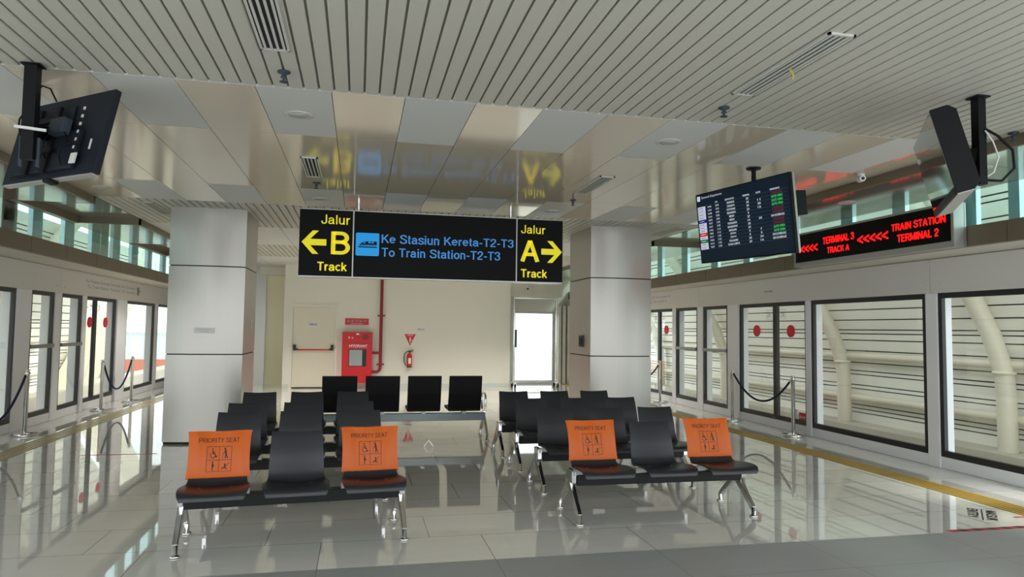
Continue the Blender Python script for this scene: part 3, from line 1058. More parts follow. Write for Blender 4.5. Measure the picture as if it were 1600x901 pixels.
b0 = make_bench()
bench_defs = [
    (-.435, 5.63, 5.0, 'front left black three-seat bench set askew, orange covers on its end seats'),
    (2.60, 5.85, 0, 'front right black three-seat bench with orange covers on its end seats'),
    (-.515, 6.95, 2.0, 'black three-seat bench directly behind the front left bench'),
    (-.56, 7.78, 3.0, 'black three-seat bench, third row back in the left block'),
    (-.60, 9.02, 2.5, 'black three-seat bench, rearmost row of the left block beside the pillar'),
    (2.59, 6.96, 0.3, 'black three-seat bench directly behind the front right bench'),
    (2.60, 8.02, 0.3, 'black three-seat bench, third row back in the right block'),
    (2.58, 8.92, 0.8, 'black three-seat bench, rearmost row of the right block before the pillar'),
]
benches = []
for i, (x, y, a, lab) in enumerate(bench_defs):
    o = b0 if i == 0 else copy_tree(b0)
    o.location = (x, y, 0); o.rotation_euler = (0, 0, math.radians(a))
    tag(o, lab, 'bench', 'three-seat beam benches')
    benches.append(o)

# rear four-seat bench facing away
t = empty('waiting_bench', (.645, 10.22, 0), PI)
tag(t, 'four-seat bench with tall flat black backs turned towards the camera', 'bench')
MB().box(-1.2, 1.2, .0, .07, .262, .372).build('beam', M['grey_beam'], t, bevel=.006)
for x in (-1.19, 1.19):
    leg_tree(t, x, .40)
    mb = MB()
    mb.tube([(x, .12, .40), (x, .13, .56), (x, .11, .62), (x, .06, .645), (x, -.16, .645), (x, -.21, .62), (x, -.22, .56), (x, -.15, .40)], .017, 8)
    mb.build('armrest', M['chrome'], t)
for k in range(4):
    cx = (k - 1.5) * .585
    mb = MB()
    # tall back pad, leaning away
    prof = [(.10, .415), (.145, .42), (.215, .66), (.262, .905), (.255, .918), (.232, .918), (.222, .905), (.175, .66), (.10, .455)]
    mb.prism(prof, lambda u, v, d: (d, u, v), -.237, .237)
    bk = mb.build('backrest', M['black_pad'], t, (cx, 0, 0), bevel=.01)
    MB().box(-.235, .235, -.33, .15, .405, .452).build('seat', M['black_pad'], t, (cx, 0, 0), bevel=.015)
    MB().box(-.03, .03, .0, .12, .37, .41).build('seat_bracket', M['alu'], t, (cx, 0, 0))

# ---- orange priority covers
COV_A = .61      # shell parameter where the cover ends at the bottom


def cover_pt(side, a, u, off):
    """a 0 bottom..1 top, u -1..1"""
    t = COV_A + (1 - COV_A) * a
    x, y, z = shell_pt(t, u * 1.0, off)
    w = .214 + .011 * abs(2 * a - 1) ** 2 + (.003 * a)
    wr = .005 * math.sin(6 * u + 4 * a + side) * a + .003 * math.sin(13 * u - 5 * a + 2 * side) * a + .002 * math.sin(23 * u + 3 * a)
    z += .012 * a
    y += .0 + wr * (1 if off > 0 else .4)
    return (u * w, y, z)


def cover_mb(sd):
    mb = MB()
    NU, NV = 20, 24
    f = lambda a, b: cover_pt(sd, a, -1 + 2 * b, .016 * (1 - (abs(-1 + 2 * b)) ** 8) + .001)
    g = lambda a, b: cover_pt(sd, a, -1 + 2 * b, -.026 * (1 - (abs(-1 + 2 * b)) ** 8) - .002)
    mb.grid(NU, NV, f, 0, True, True); mb.grid(NU, NV, g, 0, True)
    for j in (0, 1):
        mb.add([p for a in range(NU + 1) for p in (f(a / NU, j), g(a / NU, j))], [(2 * a, 2 * a + 1, 2 * a + 3, 2 * a + 2) for a in range(NU)])
    mb.add([p for b in range(NV + 1) for p in (f(1, b / NV), g(1, b / NV))], [(2 * b, 2 * b + 1, 2 * b + 3, 2 * b + 2) for b in range(NV)])
    mb.add([p for b in range(NV + 1) for p in (f(0, b / NV), g(0, b / NV))], [(2 * b, 2 * b + 1, 2 * b + 3, 2 * b + 2) for b in range(NV)])
    return mb


def cover_art(par, sd):
    def fn(u, v):
        # u metres from the centre line, v 0..1 up the cover
        p = cover_pt(sd, v, u / .221, .0185)
        return p
    A = .36     # cover height in metres, for aspect
    mb = MB()
    text2d(mb, 'PRIORITY SEAT', -.148, .14, .665, .765, fn, 0, -.025)
    mb.build('lettering', M['ink'], par)
    mb = MB()
    U0, U1, V0, V1 = -.088, .088, .16, .60
    um, vm = 0, (V0 + V1) / 2
    for uu in (U0, um, U1):
        for k in range(6):
            va, vb = V0 + (V1 - V0) * k / 6, V0 + (V1 - V0) * (k + 1) / 6
            rect2d(mb, uu - .0013, uu + .0013, va, vb, fn)
    for vv in (V0, vm, V1):
        for k in range(6):
            rect2d(mb, U0 + (U1 - U0) * k / 6, U0 + (U1 - U0) * (k + 1) / 6, vv - .0036, vv + .0036, fn)

    def cell(cu, cv):
        return lambda a, b: fn(cu + a * .042, cv + b * .042 / A)
    # wheelchair user
    c = cell(-.044, V0 + .75 * (V1 - V0))
    disc2d(mb, (-.1, .62), .12, c)
    stroke2d(mb, [(-.08, .42), (-.04, -.02), (.3, -.05), (.48, -.5), (.66, -.42)], .15, c)
    stroke2d(mb, [(-.05, .2), (.25, .2)], .12, c)
    stroke2d(mb, arc_pts((-.02, -.22), .42, 2.3, 6.1), .1, c)
    # elderly person with a stick
    c = cell(.044, V0 + .75 * (V1 - V0))
    disc2d(mb, (-.1, .66), .13, c)
    stroke2d(mb, [(-.02, .45), (.1, -.02)], .26, c)
    stroke2d(mb, [(.12, -.05), (.22, -.38), (.42, -.7)], .15, c)
    stroke2d(mb, [(.05, -.1), (.0, -.72)], .15, c)
    stroke2d(mb, [(-.06, .35), (-.24, .05), (-.36, .08)], .1, c)
    stroke2d(mb, [(-.36, .12), (-.5, -.72)], .06, c)
    # expectant mother
    c = cell(-.044, V0 + .25 * (V1 - V0))
    disc2d(mb, (-.02, .66), .12, c)
    stroke2d(mb, [(0, .45), (0, -.1)], .24, c)
    disc2d(mb, (.12, .1), .17, c)
    stroke2d(mb, [(0, -.1), (0, -.72)], .15, c)
    # adult with an infant
    c = cell(.044, V0 + .25 * (V1 - V0))
    disc2d(mb, (-.02, .28), .14, c)
    stroke2d(mb, [(.02, .1), (-.05, -.3), (-.45, -.32)], .2, c)
    stroke2d(mb, [(.0, -.1), (.25, .1), (.72, .5)], .07, c)
    stroke2d(mb, [(-.1, -.35), (.3, -.4)], .12, c)
    disc2d(mb, (-.52, -.52), .08, c); disc2d(mb, (.3, -.55), .08, c)
    mb.build('pictogram_grid', M['ink'], par)


cov_defs = [(0, -1, 'left end seat of the front left bench'), (0, 1, 'right end seat of the front left bench'), (1, -1, 'left end seat of the front right bench'), (1, 1, 'right end seat of the front right bench')]
c0 = None
for i, (bi, k, wh) in enumerate(cov_defs):
    b = benches[bi]
    o = cover_mb(i * 1.7).build('priority_seat_cover', M['orange'])
    cover_art(o, i * 1.7)
    a = b.rotation_euler.z
    o.location = (b.location.x + math.cos(a) * k * .56, b.location.y + math.sin(a) * k * .56, .001)
    o.rotation_euler = (0, 0, a)
    tag(o, 'orange vinyl PRIORITY SEAT cover over the ' + wh, 'seat cover', 'priority seat covers')

# ================================================================= OVERHEAD SIGN
YS = 9.2
sg = empty('hanging_sign', (.975, YS, 2.23))
tag(sg, 'long black hanging sign to Track B, the train station and Track A', 'sign')


def sg_loc(x, z, d=0.0):
    return (x - .975, d, z - 2.23)


S0, S1 = -.765, 2.717
for x0, x1 in ((S0, -.10), (-.092, 2.064), (2.072, S1)):
    MB().box(x0 - .975, x1 - .975, 0, .16, .012, .862).build('sign_panel', M['sign_black'], sg)
mb = MB()
mb.box(S0 - .975, S1 - .975, -.004, .164, -.005, .012); mb.box(S0 - .975, S1 - .975, .0, .16, .862, .872)
mb.box(-.104 - .975, -.088 - .975, -.004, .16, .012, .866); mb.box(2.06 - .975, 2.076 - .975, -.004, .16, .012, .866)
mb.build('sign_frame', M['alu'], sg)
for x in (-.037, 2.0):
    MB().cyl((x - .975, .09, .87), (x - .975, .09, ZC - 2.232), .022, 12).build('hanger_rod', M['chrome'], sg)
fn = lambda u, v: sg_loc(u, v, -.005)
for t_, a_, b_, c_, d_, w_ in (('Jalur', -.50, -.14, 2.91, 3.03, -.02), ('B', -.372, -.133, 2.522, 2.818, .02), ('Track', -.535, -.165, 2.305, 2.422, .02),
                               ('Jalur', 2.126, 2.468, 2.897, 3.014, -.02), ('A', 2.12, 2.388, 2.508, 2.808, .02), ('Track', 2.13, 2.499, 2.294, 2.411, .02)):
    mb = MB()
    text2d(mb, t_, a_, b_, c_, d_, fn, 0, w_)
    mb.build('yellow_lettering', M['sign_yellow'], sg)
mb = MB()
poly = [(-.735, 2.671), (-.6, 2.82), (-.525, 2.82), (-.628, 2.712), (-.43, 2.712), (-.43, 2.63), (-.628, 2.63), (-.525, 2.52), (-.6, 2.52)]
poly2d(mb, [poly[i] for i in (0, 1, 2, 3)], fn); poly2d(mb, [poly[i] for i in (0, 6, 7, 8)], fn); poly2d(mb, [(-.735, 2.671), (-.628, 2.712), (-.628, 2.63)], fn)
rect2d(mb, -.629, -.43, 2.63, 2.712, fn)
mb.build('arrow', M['sign_yellow'], sg)
mb = MB()
mx = lambda u: 2.706 - (u + .735)
poly2d(mb, [(mx(poly[i][0]), poly[i][1] - .013) for i in (0, 1, 2, 3)], fn); poly2d(mb, [(mx(poly[i][0]), poly[i][1] - .013) for i in (0, 6, 7, 8)], fn)
poly2d(mb, [(mx(-.735), 2.658), (mx(-.628), 2.699), (mx(-.628), 2.617)], fn)
rect2d(mb, 2.414, mx(-.629), 2.617, 2.699, fn)
mb.build('arrow', M['sign_yellow'], sg)
for t_, a_, b_, c_, d_ in (('Ke Stasiun Kereta-T2-T3', .265, 2.026, 2.69, 2.808), ('To Train Station-T2-T3', .268, 1.842, 2.515, 2.630)):
    vs_, _, _ = text_mesh(t_, -.005)
    full = stroke_text(t_, .13)[0]
    lo_, hi_ = min(v[0] for v in full), max(v[0] for v in full)
    pos = 0
    for wd in t_.split(' '):
        pre = t_[:pos]
        x_ = sum(GLYPH[c][0] + .035 for c in pre)
        wv = stroke_text(wd, .13)[0]
        wa, wb = x_ + min(v[0] for v in wv), x_ + max(v[0] for v in wv)
        k_ = (b_ - a_) / (hi_ - lo_)
        mb = MB()
        text2d(mb, wd, a_ + (wa - lo_) * k_, a_ + (wb - lo_) * k_, c_, d_, fn, 0, -.005)
        mb.build('blue_lettering', M['sign_blue'], sg)
        pos += len(wd) + 1
mb = MB()
R_ = .02
q = []
for cx, cz, a in ((.215, 2.538, -PI / 2), (.215, 2.795, 0), (-.043, 2.795, PI / 2), (-.043, 2.538, PI)):
    q += arc_pts((cx, cz), R_, a, a + PI / 2, 5)
poly2d(mb, q, fn, 0)
f2 = lambda u, v: sg_loc(-.062 + (u - 90) / 210 * .297, 2.815 - (v - 75) / 210 * .297, -.007)
poly2d(mb, [(112, 196), (140, 168), (165, 152), (278, 152), (278, 190), (120, 192)][::-1], f2, 1)
rect2d(mb, 112, 280, 200, 210, f2, 1)
f3 = lambda u, v: sg_loc(-.062 + (u - 90) / 210 * .297, 2.815 - (v - 75) / 210 * .297, -.009)
poly2d(mb, [(150, 170), (168, 157), (178, 157), (178, 170)][::-1], f3, 0); rect2d(mb, 200, 224, 157, 169, f3, 0); rect2d(mb, 230, 252, 157, 169, f3, 0)
rect2d(mb, 130, 276, 183, 186, f3, 0)
mb.build('train_symbol', [M['sign_cyan'], M['sign_black']], sg)

# ================================================================= SCREENS
def rotm(yaw, tilt):
    return Matrix.Rotation(yaw, 4, 'Z') @ Matrix.Rotation(tilt, 4, 'X')


# ---- departures board
BW, BH, BD = 1.265, .7245, .06
bd = empty('departures_board', (3.631, 6.113, 2.672))
bd.matrix_world = Matrix.Translation((3.631, 6.113, 2.672)) @ rotm(-1.351, .108)
tag(bd, 'flat screen listing General Departures, hung on a pole at the right', 'display')
MB().box(-BW / 2, BW / 2, -.02, .035, -BH / 2, BH / 2).build('casing', [M['tv_black']], bd, bevel=.004)
MB().box(BW / 2 - .002, BW / 2 + .003, .012, .036, -BH / 2, BH / 2).build('side_trim', M['tv_silver'], bd)
MB().box(-BW / 2 + .012, BW / 2 - .012, -.024, -.02, -BH / 2 + .014, BH / 2 - .012).build('screen', M['screen_navy'], bd)
fnb = lambda u, v: (-BW / 2 + u * BW, -.0255, BH / 2 - v * BH)
fnt = lambda u, v: (-BW / 2 + u * BW, -.0265, BH / 2 - v * BH)


def bt(_, t, u0, u1, vc, h, bold=1.0, mi=0):
    mb = MB()
    text2d(mb, t, u0, u1, vc + h / 2, vc - h / 2, fnt, 0, bold)
    mb.build('table_text', M[('txt_white', 'txt_green', 'txt_red')[mi]], bd)


bt(None, 'General Departures', .075, .315, .068, .042, 1.1)
mb = MB()
rect2d(mb, .022, .058, .035, .105, fnb)
mb.build('plane_badge', M['txt_white'], bd)
for t, a, b in (('DESTINATION', .345, .445), ('TERMINAL', .535, .61), ('GATE', .675, .72), ('REMARKS', .815, .905), ('STD', .232, .26)):
    bt(None, t, a, b, .165, .022)
dest = ['DENPASAR', 'SURABAYA', 'PONTIANAK', 'PEKANBARU', 'MEDAN', 'MEDAN', 'YOGYAKARTA', 'BALIKPAPAN', 'MAKASSAR', 'JEDDAH', 'JEDDAH', 'KUALANAMU', 'KUALA LUMPUR']
rem = ['r', 'g', 'g', 'g', 'r', 'r', 's', 'r', 'r', 'g', 'g', 's', 's']
gate = ['', '11', '20', '12', '', '', '25', '', '', '7', '5', '24', '16']
term = ['2D', '2E', '2F', '2D', '3', '2F', '1A', '2E', '2D', '3', '3', '2E', '2F']
RV = lambda i: .212 + .0475 * i
for i in range(13):
    w = .0105 * len(dest[i])
    bt(None, dest[i], .405 - w / 2, .405 + w / 2, RV(i), .027)
    bt(None, ['970', '234', '638', '164', '502', '737', '227', '142', '902', '817', '930', '612', '927'][i], .14, .185, RV(i), .022)
    bt(None, ['10:40', '10:45', '10:45', '10:50', '10:55', '11:00', '11:05', '11:10', '11:15', '11:20', '11:25', '11:25', '11:30'][i], .232, .27, RV(i), .024)
    bt(None, term[i], .582 - .006 * len(term[i]), .582 + .008 * len(term[i]), RV(i), .026)
    if gate[i]:
        bt(None, gate[i], .70 - .008 * len(gate[i]), .70 + .008 * len(gate[i]), RV(i), .026)
    if rem[i] == 's':
        bt(None, 'ON SCHEDULE', .805, .93, RV(i), .027)
    elif rem[i] == 'g':
        bt(None, 'GATE OPEN', .82, .925, RV(i), .03, 1.0, 1)
    else:
        bt(None, 'CANCELLED', .82, .925, RV(i), .027, 1.1, 2)
mb = MB()
for i in range(14):
    rect2d(mb, .115, .975, RV(i) - .025, RV(i) - .0232, fnb, 0)
for i in range(13):
    mi = {4: 2, 8: 3, 10: 4}.get(i, 1)
    rect2d(mb, .02, .112, RV(i) - .0225, RV(i) + .0225, fnb, mi)
    rect2d(mb, .035, .085, RV(i) - .004, RV(i) + .004, fnt, 5 if mi == 1 else 1)
mb.build('row_grid', [M['txt_line'], M['txt_cell'], M['txt_navy'], M['txt_redb'], M['txt_dkgreen'], M['print_grey']], bd)
mb = MB()
inv = bd.matrix_world.inverted()
pt = lambda x, y, z: inv @ Vector((x, y, z))
mb.cyl(pt(3.74, 6.10, ZC), pt(3.74, 6.10, 2.55), .022, 10)
mb.cyl(pt(3.74, 6.10, ZC), pt(3.74, 6.10, ZC - .012), .07, 14)
mb.box(-.12, .12, .035, .12, -.1, .1)
mb.build('pole', M['tv_black'], bd)
MB().box(-.3, .60, .045, .2, -.02, .2).build('mount_box', M['tv_black'], bd)

# ---- left television seen from behind
TW, TH = 1.009, .582
tv = empty('television', (0, 0, 0))
tv.matrix_world = Matrix.Translation((-1.979, 5.142, 2.819)) @ rotm(-.681, -.211)
tag(tv, 'television at top left seen from behind with brackets and cables', 'television')
MB().box(-TW / 2, TW / 2, -.02, .025, -TH / 2, TH / 2).build('casing', M['tv_bezel'], tv, bevel=.006)
MB().box(-TW / 2 + .01, TW / 2 - .01, .025, .028, -TH / 2 + .012, TH / 2 - .01).build('screen', M['tv_screen'], tv)
MB().box(-TW / 2 + .02, TW / 2 - .02, -.018, .022, -TH / 2 - .012, -TH / 2).build('bottom_edge', M['tv_silver'], tv)
mb = MB()
mb.box(-.34, .30, -.055, -.02, -.25, .02); mb.box(-.2, .14, -.035, -.02, .02, .22)
mb.build('rear_housing', M['tv_bezel'], tv, bevel=.01)
mb = MB()
for x in (-.17, .03):
    mb.box(x - .022, x + .022, -.075, -.055, -.27, .2)
for z in (-.12, .1):
    mb.box(-.22, .09, -.09, -.075, z - .018, z + .018)
mb.build('wall_bracket', M['tv_black'], tv)
mb = MB(); mb.box(.06, .21, -.12, -.06, -.02, .085)
mb.build('media_box', M['tv_grey'], tv, bevel=.006)
for k in range(6):
    MB().box(.275, .29, -.058, -.05, -.12 + .055 * k, -.1 + .055 * k).build('port_label', M['white'], tv)
MB().box(.28, .335, -.06, -.05, -.225, -.155).build('rating_label', M['white'], tv)
MB().box(.385, .4, -.024, -.02, -.12, -.05).build('side_label', M['white'], tv)
mb = MB()
for c_, r_ in (((-.02, 0), .17), ((.12, -.09), .13), ((.3, -.17), .1), ((-.26, .12), .12)):
    mb.tube([(c_[0] + r_ * math.cos(a), -.085 - .01 * math.sin(3 * a), c_[1] + .8 * r_ * math.sin(a)) for a in [k * .35 for k in range(13)]], .006, 6)
mb.tube([(-.22, -.09, .22), (-.2, -.12, .31), (-.14, -.13, .352), (-.07, -.11, .33), (-.03, -.07, .25)], .006, 6)
mb.build('cables', M['tv_black'], tv)
mb = MB()
for x0 in (-.36, -.3): mb.box(x0, x0 + .1, -.024, -.02, -.245, -.235)
for k in range(5): mb.box(-.42, -.24, -.023, -.02, -.26 + .014 * k, -.253 + .014 * k)
mb.build('vent_slots', M['tv_black'], tv)
MB().box(.02, .1, -.05, .02, -TH / 2 - .035, -TH / 2 - .01).build('sensor', M['tv_black'], tv, bevel=.01)
inv = tv.matrix_world.inverted()
pt = lambda x, y, z: inv @ Vector((x, y, z))
mb = MB()
mb.bar(pt(-2.012, 4.79, ZC), pt(-2.012, 4.79, 2.6), .07, .07, side=inv.to_3x3() @ Vector((1, 0, 0)))
mb.bar(pt(-2.012, 4.79, ZC - .006), pt(-2.012, 4.79, ZC - .012), .11, .1, side=inv.to_3x3() @ Vector((1, 0, 0)))
mb.bar(pt(-2.012, 4.80, 2.79), (-.07, -.08, 0.02), .09, .06)
pole_tv = mb.build('pole', M['tv_black'], tv)
mb = MB()
mb.bar(pt(-2.075, 4.735, 2.79), pt(-1.90, 4.735, 2.775), .016, .01); 
mb.build('cable_tie', M['white'], pole_tv)
mb = MB()
mb.cyl(pt(-2.06, 4.80, 2.74), pt(-2.06, 4.80, 2.56), .012, 10); mb.cyl(pt(-1.965, 4.80, 2.74), pt(-1.965, 4.80, 2.56), .012, 10)
mb.build('pole_clamp', M['tv_grey'], pole_tv)

# ---- right television seen from its edge
TW, TH, TD = .97, .56, .145
tv2 = empty('television', (0, 0, 0))
tv2.matrix_world = Matrix.Translation((3.911, 4.008, 2.767)) @ rotm(-2.216, .248)
tag(tv2, 'thick television at top right seen edge on, dark screen turned left', 'television')
mb = MB()
prof = [(-TD / 2 + .004, -TH / 2), (-TD / 2 + .004, TH / 2), (TD / 2 - .04, TH / 2), (TD / 2, TH / 2 - .04), (TD / 2, -TH / 2 + .04), (TD / 2 - .04, -TH / 2)]
mb.prism(prof, lambda u, v, d: (d, u, v), -TW / 2, TW / 2)
mb.build('casing', M['tv_black'], tv2, bevel=.004)
MB().box(-TW / 2 + .006, TW / 2 - .006, -TD / 2, -TD / 2 + .004, -TH / 2 + .045, TH / 2 - .008).build('screen', M['tv_screen'], tv2)
MB().box(-TW / 2 + .004, TW / 2 - .004, -TD / 2 - .002, -TD / 2 + .004, -TH / 2, -TH / 2 + .042).build('chin', M['tv_black'], tv2)
MB().box(-TW / 2 + .02, TW / 2 - .01, -TD / 2 + .01, TD / 2 - .04, -TH / 2 - .006, -TH / 2).build('bottom_cover', M['tv_silver'], tv2)
inv = tv2.matrix_world.inverted()
pt = lambda x, y, z: inv @ Vector((x, y, z))
mb = MB()
px_, py_ = 4.035, 3.845
mb.bar(pt(px_, py_, ZC), pt(px_, py_, 2.60), .06, .06, side=inv.to_3x3() @ Vector((1, 0, 0)))
mb.bar(pt(px_, py_, ZC - .004), pt(px_, py_, ZC - .014), .1, .1, side=inv.to_3x3() @ Vector((1, 0, 0)))
mb.bar(pt(px_, py_, 2.80), (.0, TD / 2, .03), .09, .06); mb.box(-.12, .12, TD / 2, TD / 2 + .03, -.08, .12)
mb.build('pole', M['tv_black'], tv2)
mb = MB()
mb.tube([pt(*p) for p in ((4.05, 3.82, 2.98), (4.12, 3.78, 2.92), (4.19, 3.74, 2.82), (4.2, 3.74, 2.70), (4.14, 3.78, 2.62), (4.05, 3.83, 2.63), (4.0, 3.88, 2.66))], .009, 8)
mb.build('cable', M['tv_black'], tv2)
mb = MB()
mb.tube([pt(*p) for p in ((4.05, 3.81, 2.96), (4.09, 3.79, 2.88), (4.12, 3.78, 2.78), (4.10, 3.8, 2.68), (4.04, 3.84, 2.63))], .005, 6)
mb.build('cable', M['white'], tv2)

# ---- red LED sign on the right fascia
ld = empty('led_sign', (6.0, 7.4, 2.51))
tag(ld, 'long black LED sign with red arrows and terminal names at right', 'sign')
Y0, Y1 = 6.04, 8.76
loc = lambda x, y, z: (x - 6.0, y - 7.4, z - 2.51)
mb = MB()
mb.box(-.005, .13, Y0 - 7.4, Y1 - 7.4, 0, .062); mb.box(-.005, .13, Y0 - 7.4, Y1 - 7.4, .445, .47)
mb.box(-.005, .13, Y0 - 7.4, Y0 + .035 - 7.4, .062, .445); mb.box(-.005, .13, Y1 - .035 - 7.4, Y1 - 7.4, .062, .445)
mb.box(.125, .15, Y0 - 7.4, Y1 - 7.4, 0.005, .465)
mb.build('casing', M['alu'], ld)
MB().box(.0, .125, Y0 + .035 - 7.4, Y1 - .035 - 7.4, .062, .445).build('display_face', M['sign_black'], ld)
fl_ = lambda u, v: loc(5.996, -u, v)


def lt(mb, t, ya, yb, z0, z1):
    text2d(mb, t, -ya, -yb, z0, z1, fl_, 0, .05)


for a_ in (('TERMINAL 3', 8.13, 7.53, 2.768, 2.862), ('TRACK A', 8.045, 7.62, 2.640, 2.725), ('TRAIN STATION', 6.905, 6.14, 2.775, 2.86), ('TERMINAL 2', 6.82, 6.234, 2.640, 2.728)):
    mb = MB()
    lt(mb, *a_)
    mb.build('red_lettering', M['led_red'], ld)
for ya, yb, zc in ((8.7, 8.23, 2.752), (7.466, 6.948, 2.748)):
    mb = MB()
    for k in range(5):
        y = ya + (yb - ya) * k / 5
        dy = (yb - ya) / 5 * .85
        stroke2d(mb, [(-(y + dy), zc + .038), (-y, zc), (-(y + dy), zc - .038)], .022, fl_)
    mb.build('red_arrows', M['led_red'], ld)

# ================================================================= CEILING FITTINGS
def downlight(x, y, z, lab, watts=0):
    t = tag(empty('downlight', (x, y, z)), lab, 'ceiling light', 'round ceiling lights')
    MB().lathe([(.105, 0), (.105, -.006), (.085, -.008), (.08, -.002)], (0, 0, 0), 28).build('trim_ring', M['grille'], t)
    MB().lathe([(.082, -.003), (.082, -.005)], (0, 0, 0), 28).build('lens', M['lamp'], t)
    if watts:
        la = bpy.data.lights.new('added_fill_spot', 'SPOT')  # added fill spot, used by the back wall row alone
        la.spot_size = math.radians(125); la.spot_blend = .5; la.shadow_soft_size = .07; la.energy = watts; la.color = (1.0, .95, .86)
        lo = bpy.data.objects.new('added_fill_spot', la)
        COL.objects.link(lo); lo.parent = t; lo.location = (0, 0, -.08)


downlight(-.48, 5.45, ZC, 'round ceiling light in the matte panel above left of the hanging sign, nearest row')
downlight(2.53, 5.43, ZC, 'round ceiling light in the nearest panel row above right of the sign')
downlight(-.50, 9.02, ZC, 'round ceiling light just above the left end of the hanging sign')
downlight(2.53, 9.08, ZC, 'round ceiling light just above the right end of the hanging sign')
downlight(-2.99, 8.97, ZC, 'round ceiling light near the bronze ceiling edge left of the pillar')
downlight(5.5, 7.0, ZC - .09, 'round ceiling light in the lowered soffit above the LED sign')
downlight(5.45, 5.2, ZC - .09, 'round ceiling light in the soffit behind the right television')


for i, (x, wx) in enumerate(((-2.99, 'leftmost'), (-.48, 'second from the left'), (2.53, 'third from the left'), (4.7, 'rightmost'))):
    downlight(x, 12.9, ZC, 'unlit round ceiling light, %s of the first row past the pillars' % wx)
    downlight(x, 15.7, ZC, 'added round ceiling light lit for fill, %s of the row before the back wall' % wx, 260)  # row added and lit to brighten the dim end of the hall


def diffuser(x, y0, y1, lab, ribbon=False, w=.165):
    t = tag(empty('air_diffuser', (x, (y0 + y1) / 2, ZC)), lab, 'air vent', 'slot air vents')
    h = (y1 - y0) / 2
    mb = MB()
    mb.box(-w / 2, -w / 2 + .014, -h, h, -.012, 0); mb.box(w / 2 - .014, w / 2, -h, h, -.012, 0)
    mb.box(-w / 2, w / 2, -h, -h + .016, -.012, 0); mb.box(-w / 2, w / 2, h - .016, h, -.012, 0)
    mb.build('frame', M['grille'], t)
    MB().box(-w / 2 + .01, w / 2 - .01, -h + .012, h - .012, -.0025, -.0005).build('backing', M['dark_gap'], t)
    for k in range(4):
        xx = -w / 2 + .03 + k * (w - .06) / 3
        MB().box(xx - .007, xx + .007, -h + .014, h - .014, -.011, -.003).build('vane', M['grille'], t)
    if ribbon:
        mb = MB()
        mb.bar((.02, .0, -.01), (.03, -.02, -.05), .012, .002); mb.bar((.03, -.02, -.05), (.02, -.03, -.085), .012, .002)
        mb.build('ribbon', M['yellow_tag'], t)


diffuser(-.51, 3.2, 4.17, 'slot air vent in the slatted ceiling at top left of centre')
diffuser(2.49, 3.19, 4.19, 'slot air vent in the slatted ceiling at top right with a yellow ribbon', True)
diffuser(-.50, 6.8, 7.68, 'slot air vent in the glossy panels above the left of the sign')
diffuser(2.50, 6.83, 7.77, 'slot air vent in the glossy panels above the right of the sign')
diffuser(5.35, 6.6, 7.6, 'slot air vent in the right soffit') if False else None
diffuser(-2.75, 9.9, 10.9, 'slot air vent in the far slats beside the left pillar')
diffuser(4.85, 9.9, 10.9, 'slot air vent in the far slats beside the right pillar')


def sprinkler(x, y, lab):
    mb = MB()
    mb.lathe([(.04, 0), (.04, -.008), (.012, -.012), (.012, -.03), (.02, -.034), (.02, -.04), (.008, -.045), (.008, -.062), (.026, -.064), (.026, -.068)], (0, 0, 0), 16)
    tag(mb.build('sprinkler', M['tv_grey'], None, (x, y, ZC - .0005)), lab, 'sprinkler', 'ceiling sprinklers')


sprinkler(-.5, 4.53, 'metal sprinkler head just below the top left slot vent')
sprinkler(2.515, 4.48, 'metal sprinkler head just below the ribboned slot vent')
sprinkler(5.02, 4.47, 'metal sprinkler head at the right edge of the slatted ceiling')
sprinkler(2.55, 8.2, 'metal sprinkler head beside the right glossy panel vent')
sprinkler(-.5, 8.0, 'metal sprinkler head beside the left glossy panel vent')

cc = tag(empty('security_camera', (4.90, 6.04, ZC)), 'small white security camera under the ceiling above the LED sign', 'camera')
MB().lathe([(.035, 0), (.035, -.015), (.025, -.02)], (0, 0, 0), 18).build('mount', M['white'], cc)
mb = MB(); mb.cyl((.015, .045, -.048), (-.015, -.045, -.054), .03, 16)
mb.build('body', M['white'], cc); MB().cyl((-.015, -.045, -.054), (-.0165, -.051, -.0544), .016, 12).build('lens', M['black_frame'], cc)
cc = tag(empty('security_camera', (4.56, YW + .1, 2.78)), 'small security camera on the beam over the glazed exit', 'camera')
MB().box(-.04, .04, -.06, 0, -.03, .03).build('mount', M['white'], cc)
mb = MB(); mb.cyl((0, -.05, -.05), (0, -.2, -.07), .045, 14)
mb.build('body', M['white'], cc); MB().cyl((0, -.2, -.07), (0, -.206, -.071), .03, 12).build('lens', M['black_frame'], cc)

# ================================================================= STANCHIONS AND ROPES
def make_stanchion():
    t = empty('barrier_post', (0, 0, 0))
    MB().lathe([(.175, 0), (.178, .012), (.175, .03), (.16, .036), (.05, .044), (.03, .055)], (0, 0, 0), 32).build('base', M['chrome'], t)
    MB().lathe([(.028, .03), (.028, .86), (.036, .865), (.036, .89), (.022, .9), (.022, .912), (.034, .916), (.034, .93)], (0, 0, 0), 20).build('post', M['chrome'], t)
    return t


st0 = make_stanchion()
sts = [(6.61, 9.72, 'chrome barrier post at the near end of the navy rope by the right double doors'), (6.61, 11.54, 'chrome barrier post at the far end of the navy rope by the right double doors'),
       (6.64, 14.69, 'chrome barrier post by the far right doors, beside the right pillar'), (-4.59, 11.25, 'chrome barrier post nearest the camera on the left'),
       (-4.60, 14.28, 'chrome barrier post at the near end of the far left rope'), (-4.55, 15.86, 'chrome barrier post at the far end of the far left rope'),
       (6.64, 16.6, 'chrome barrier post hidden behind the right pillar'), (-4.59, 9.45, 'chrome barrier post just outside the left picture edge')]
for i, (x, y, lab) in enumerate(sts):
    o = st0 if i == 0 else copy_tree(st0)
    o.location = (x, y, 0)
    tag(o, lab, 'barrier post', 'chrome rope barrier posts')


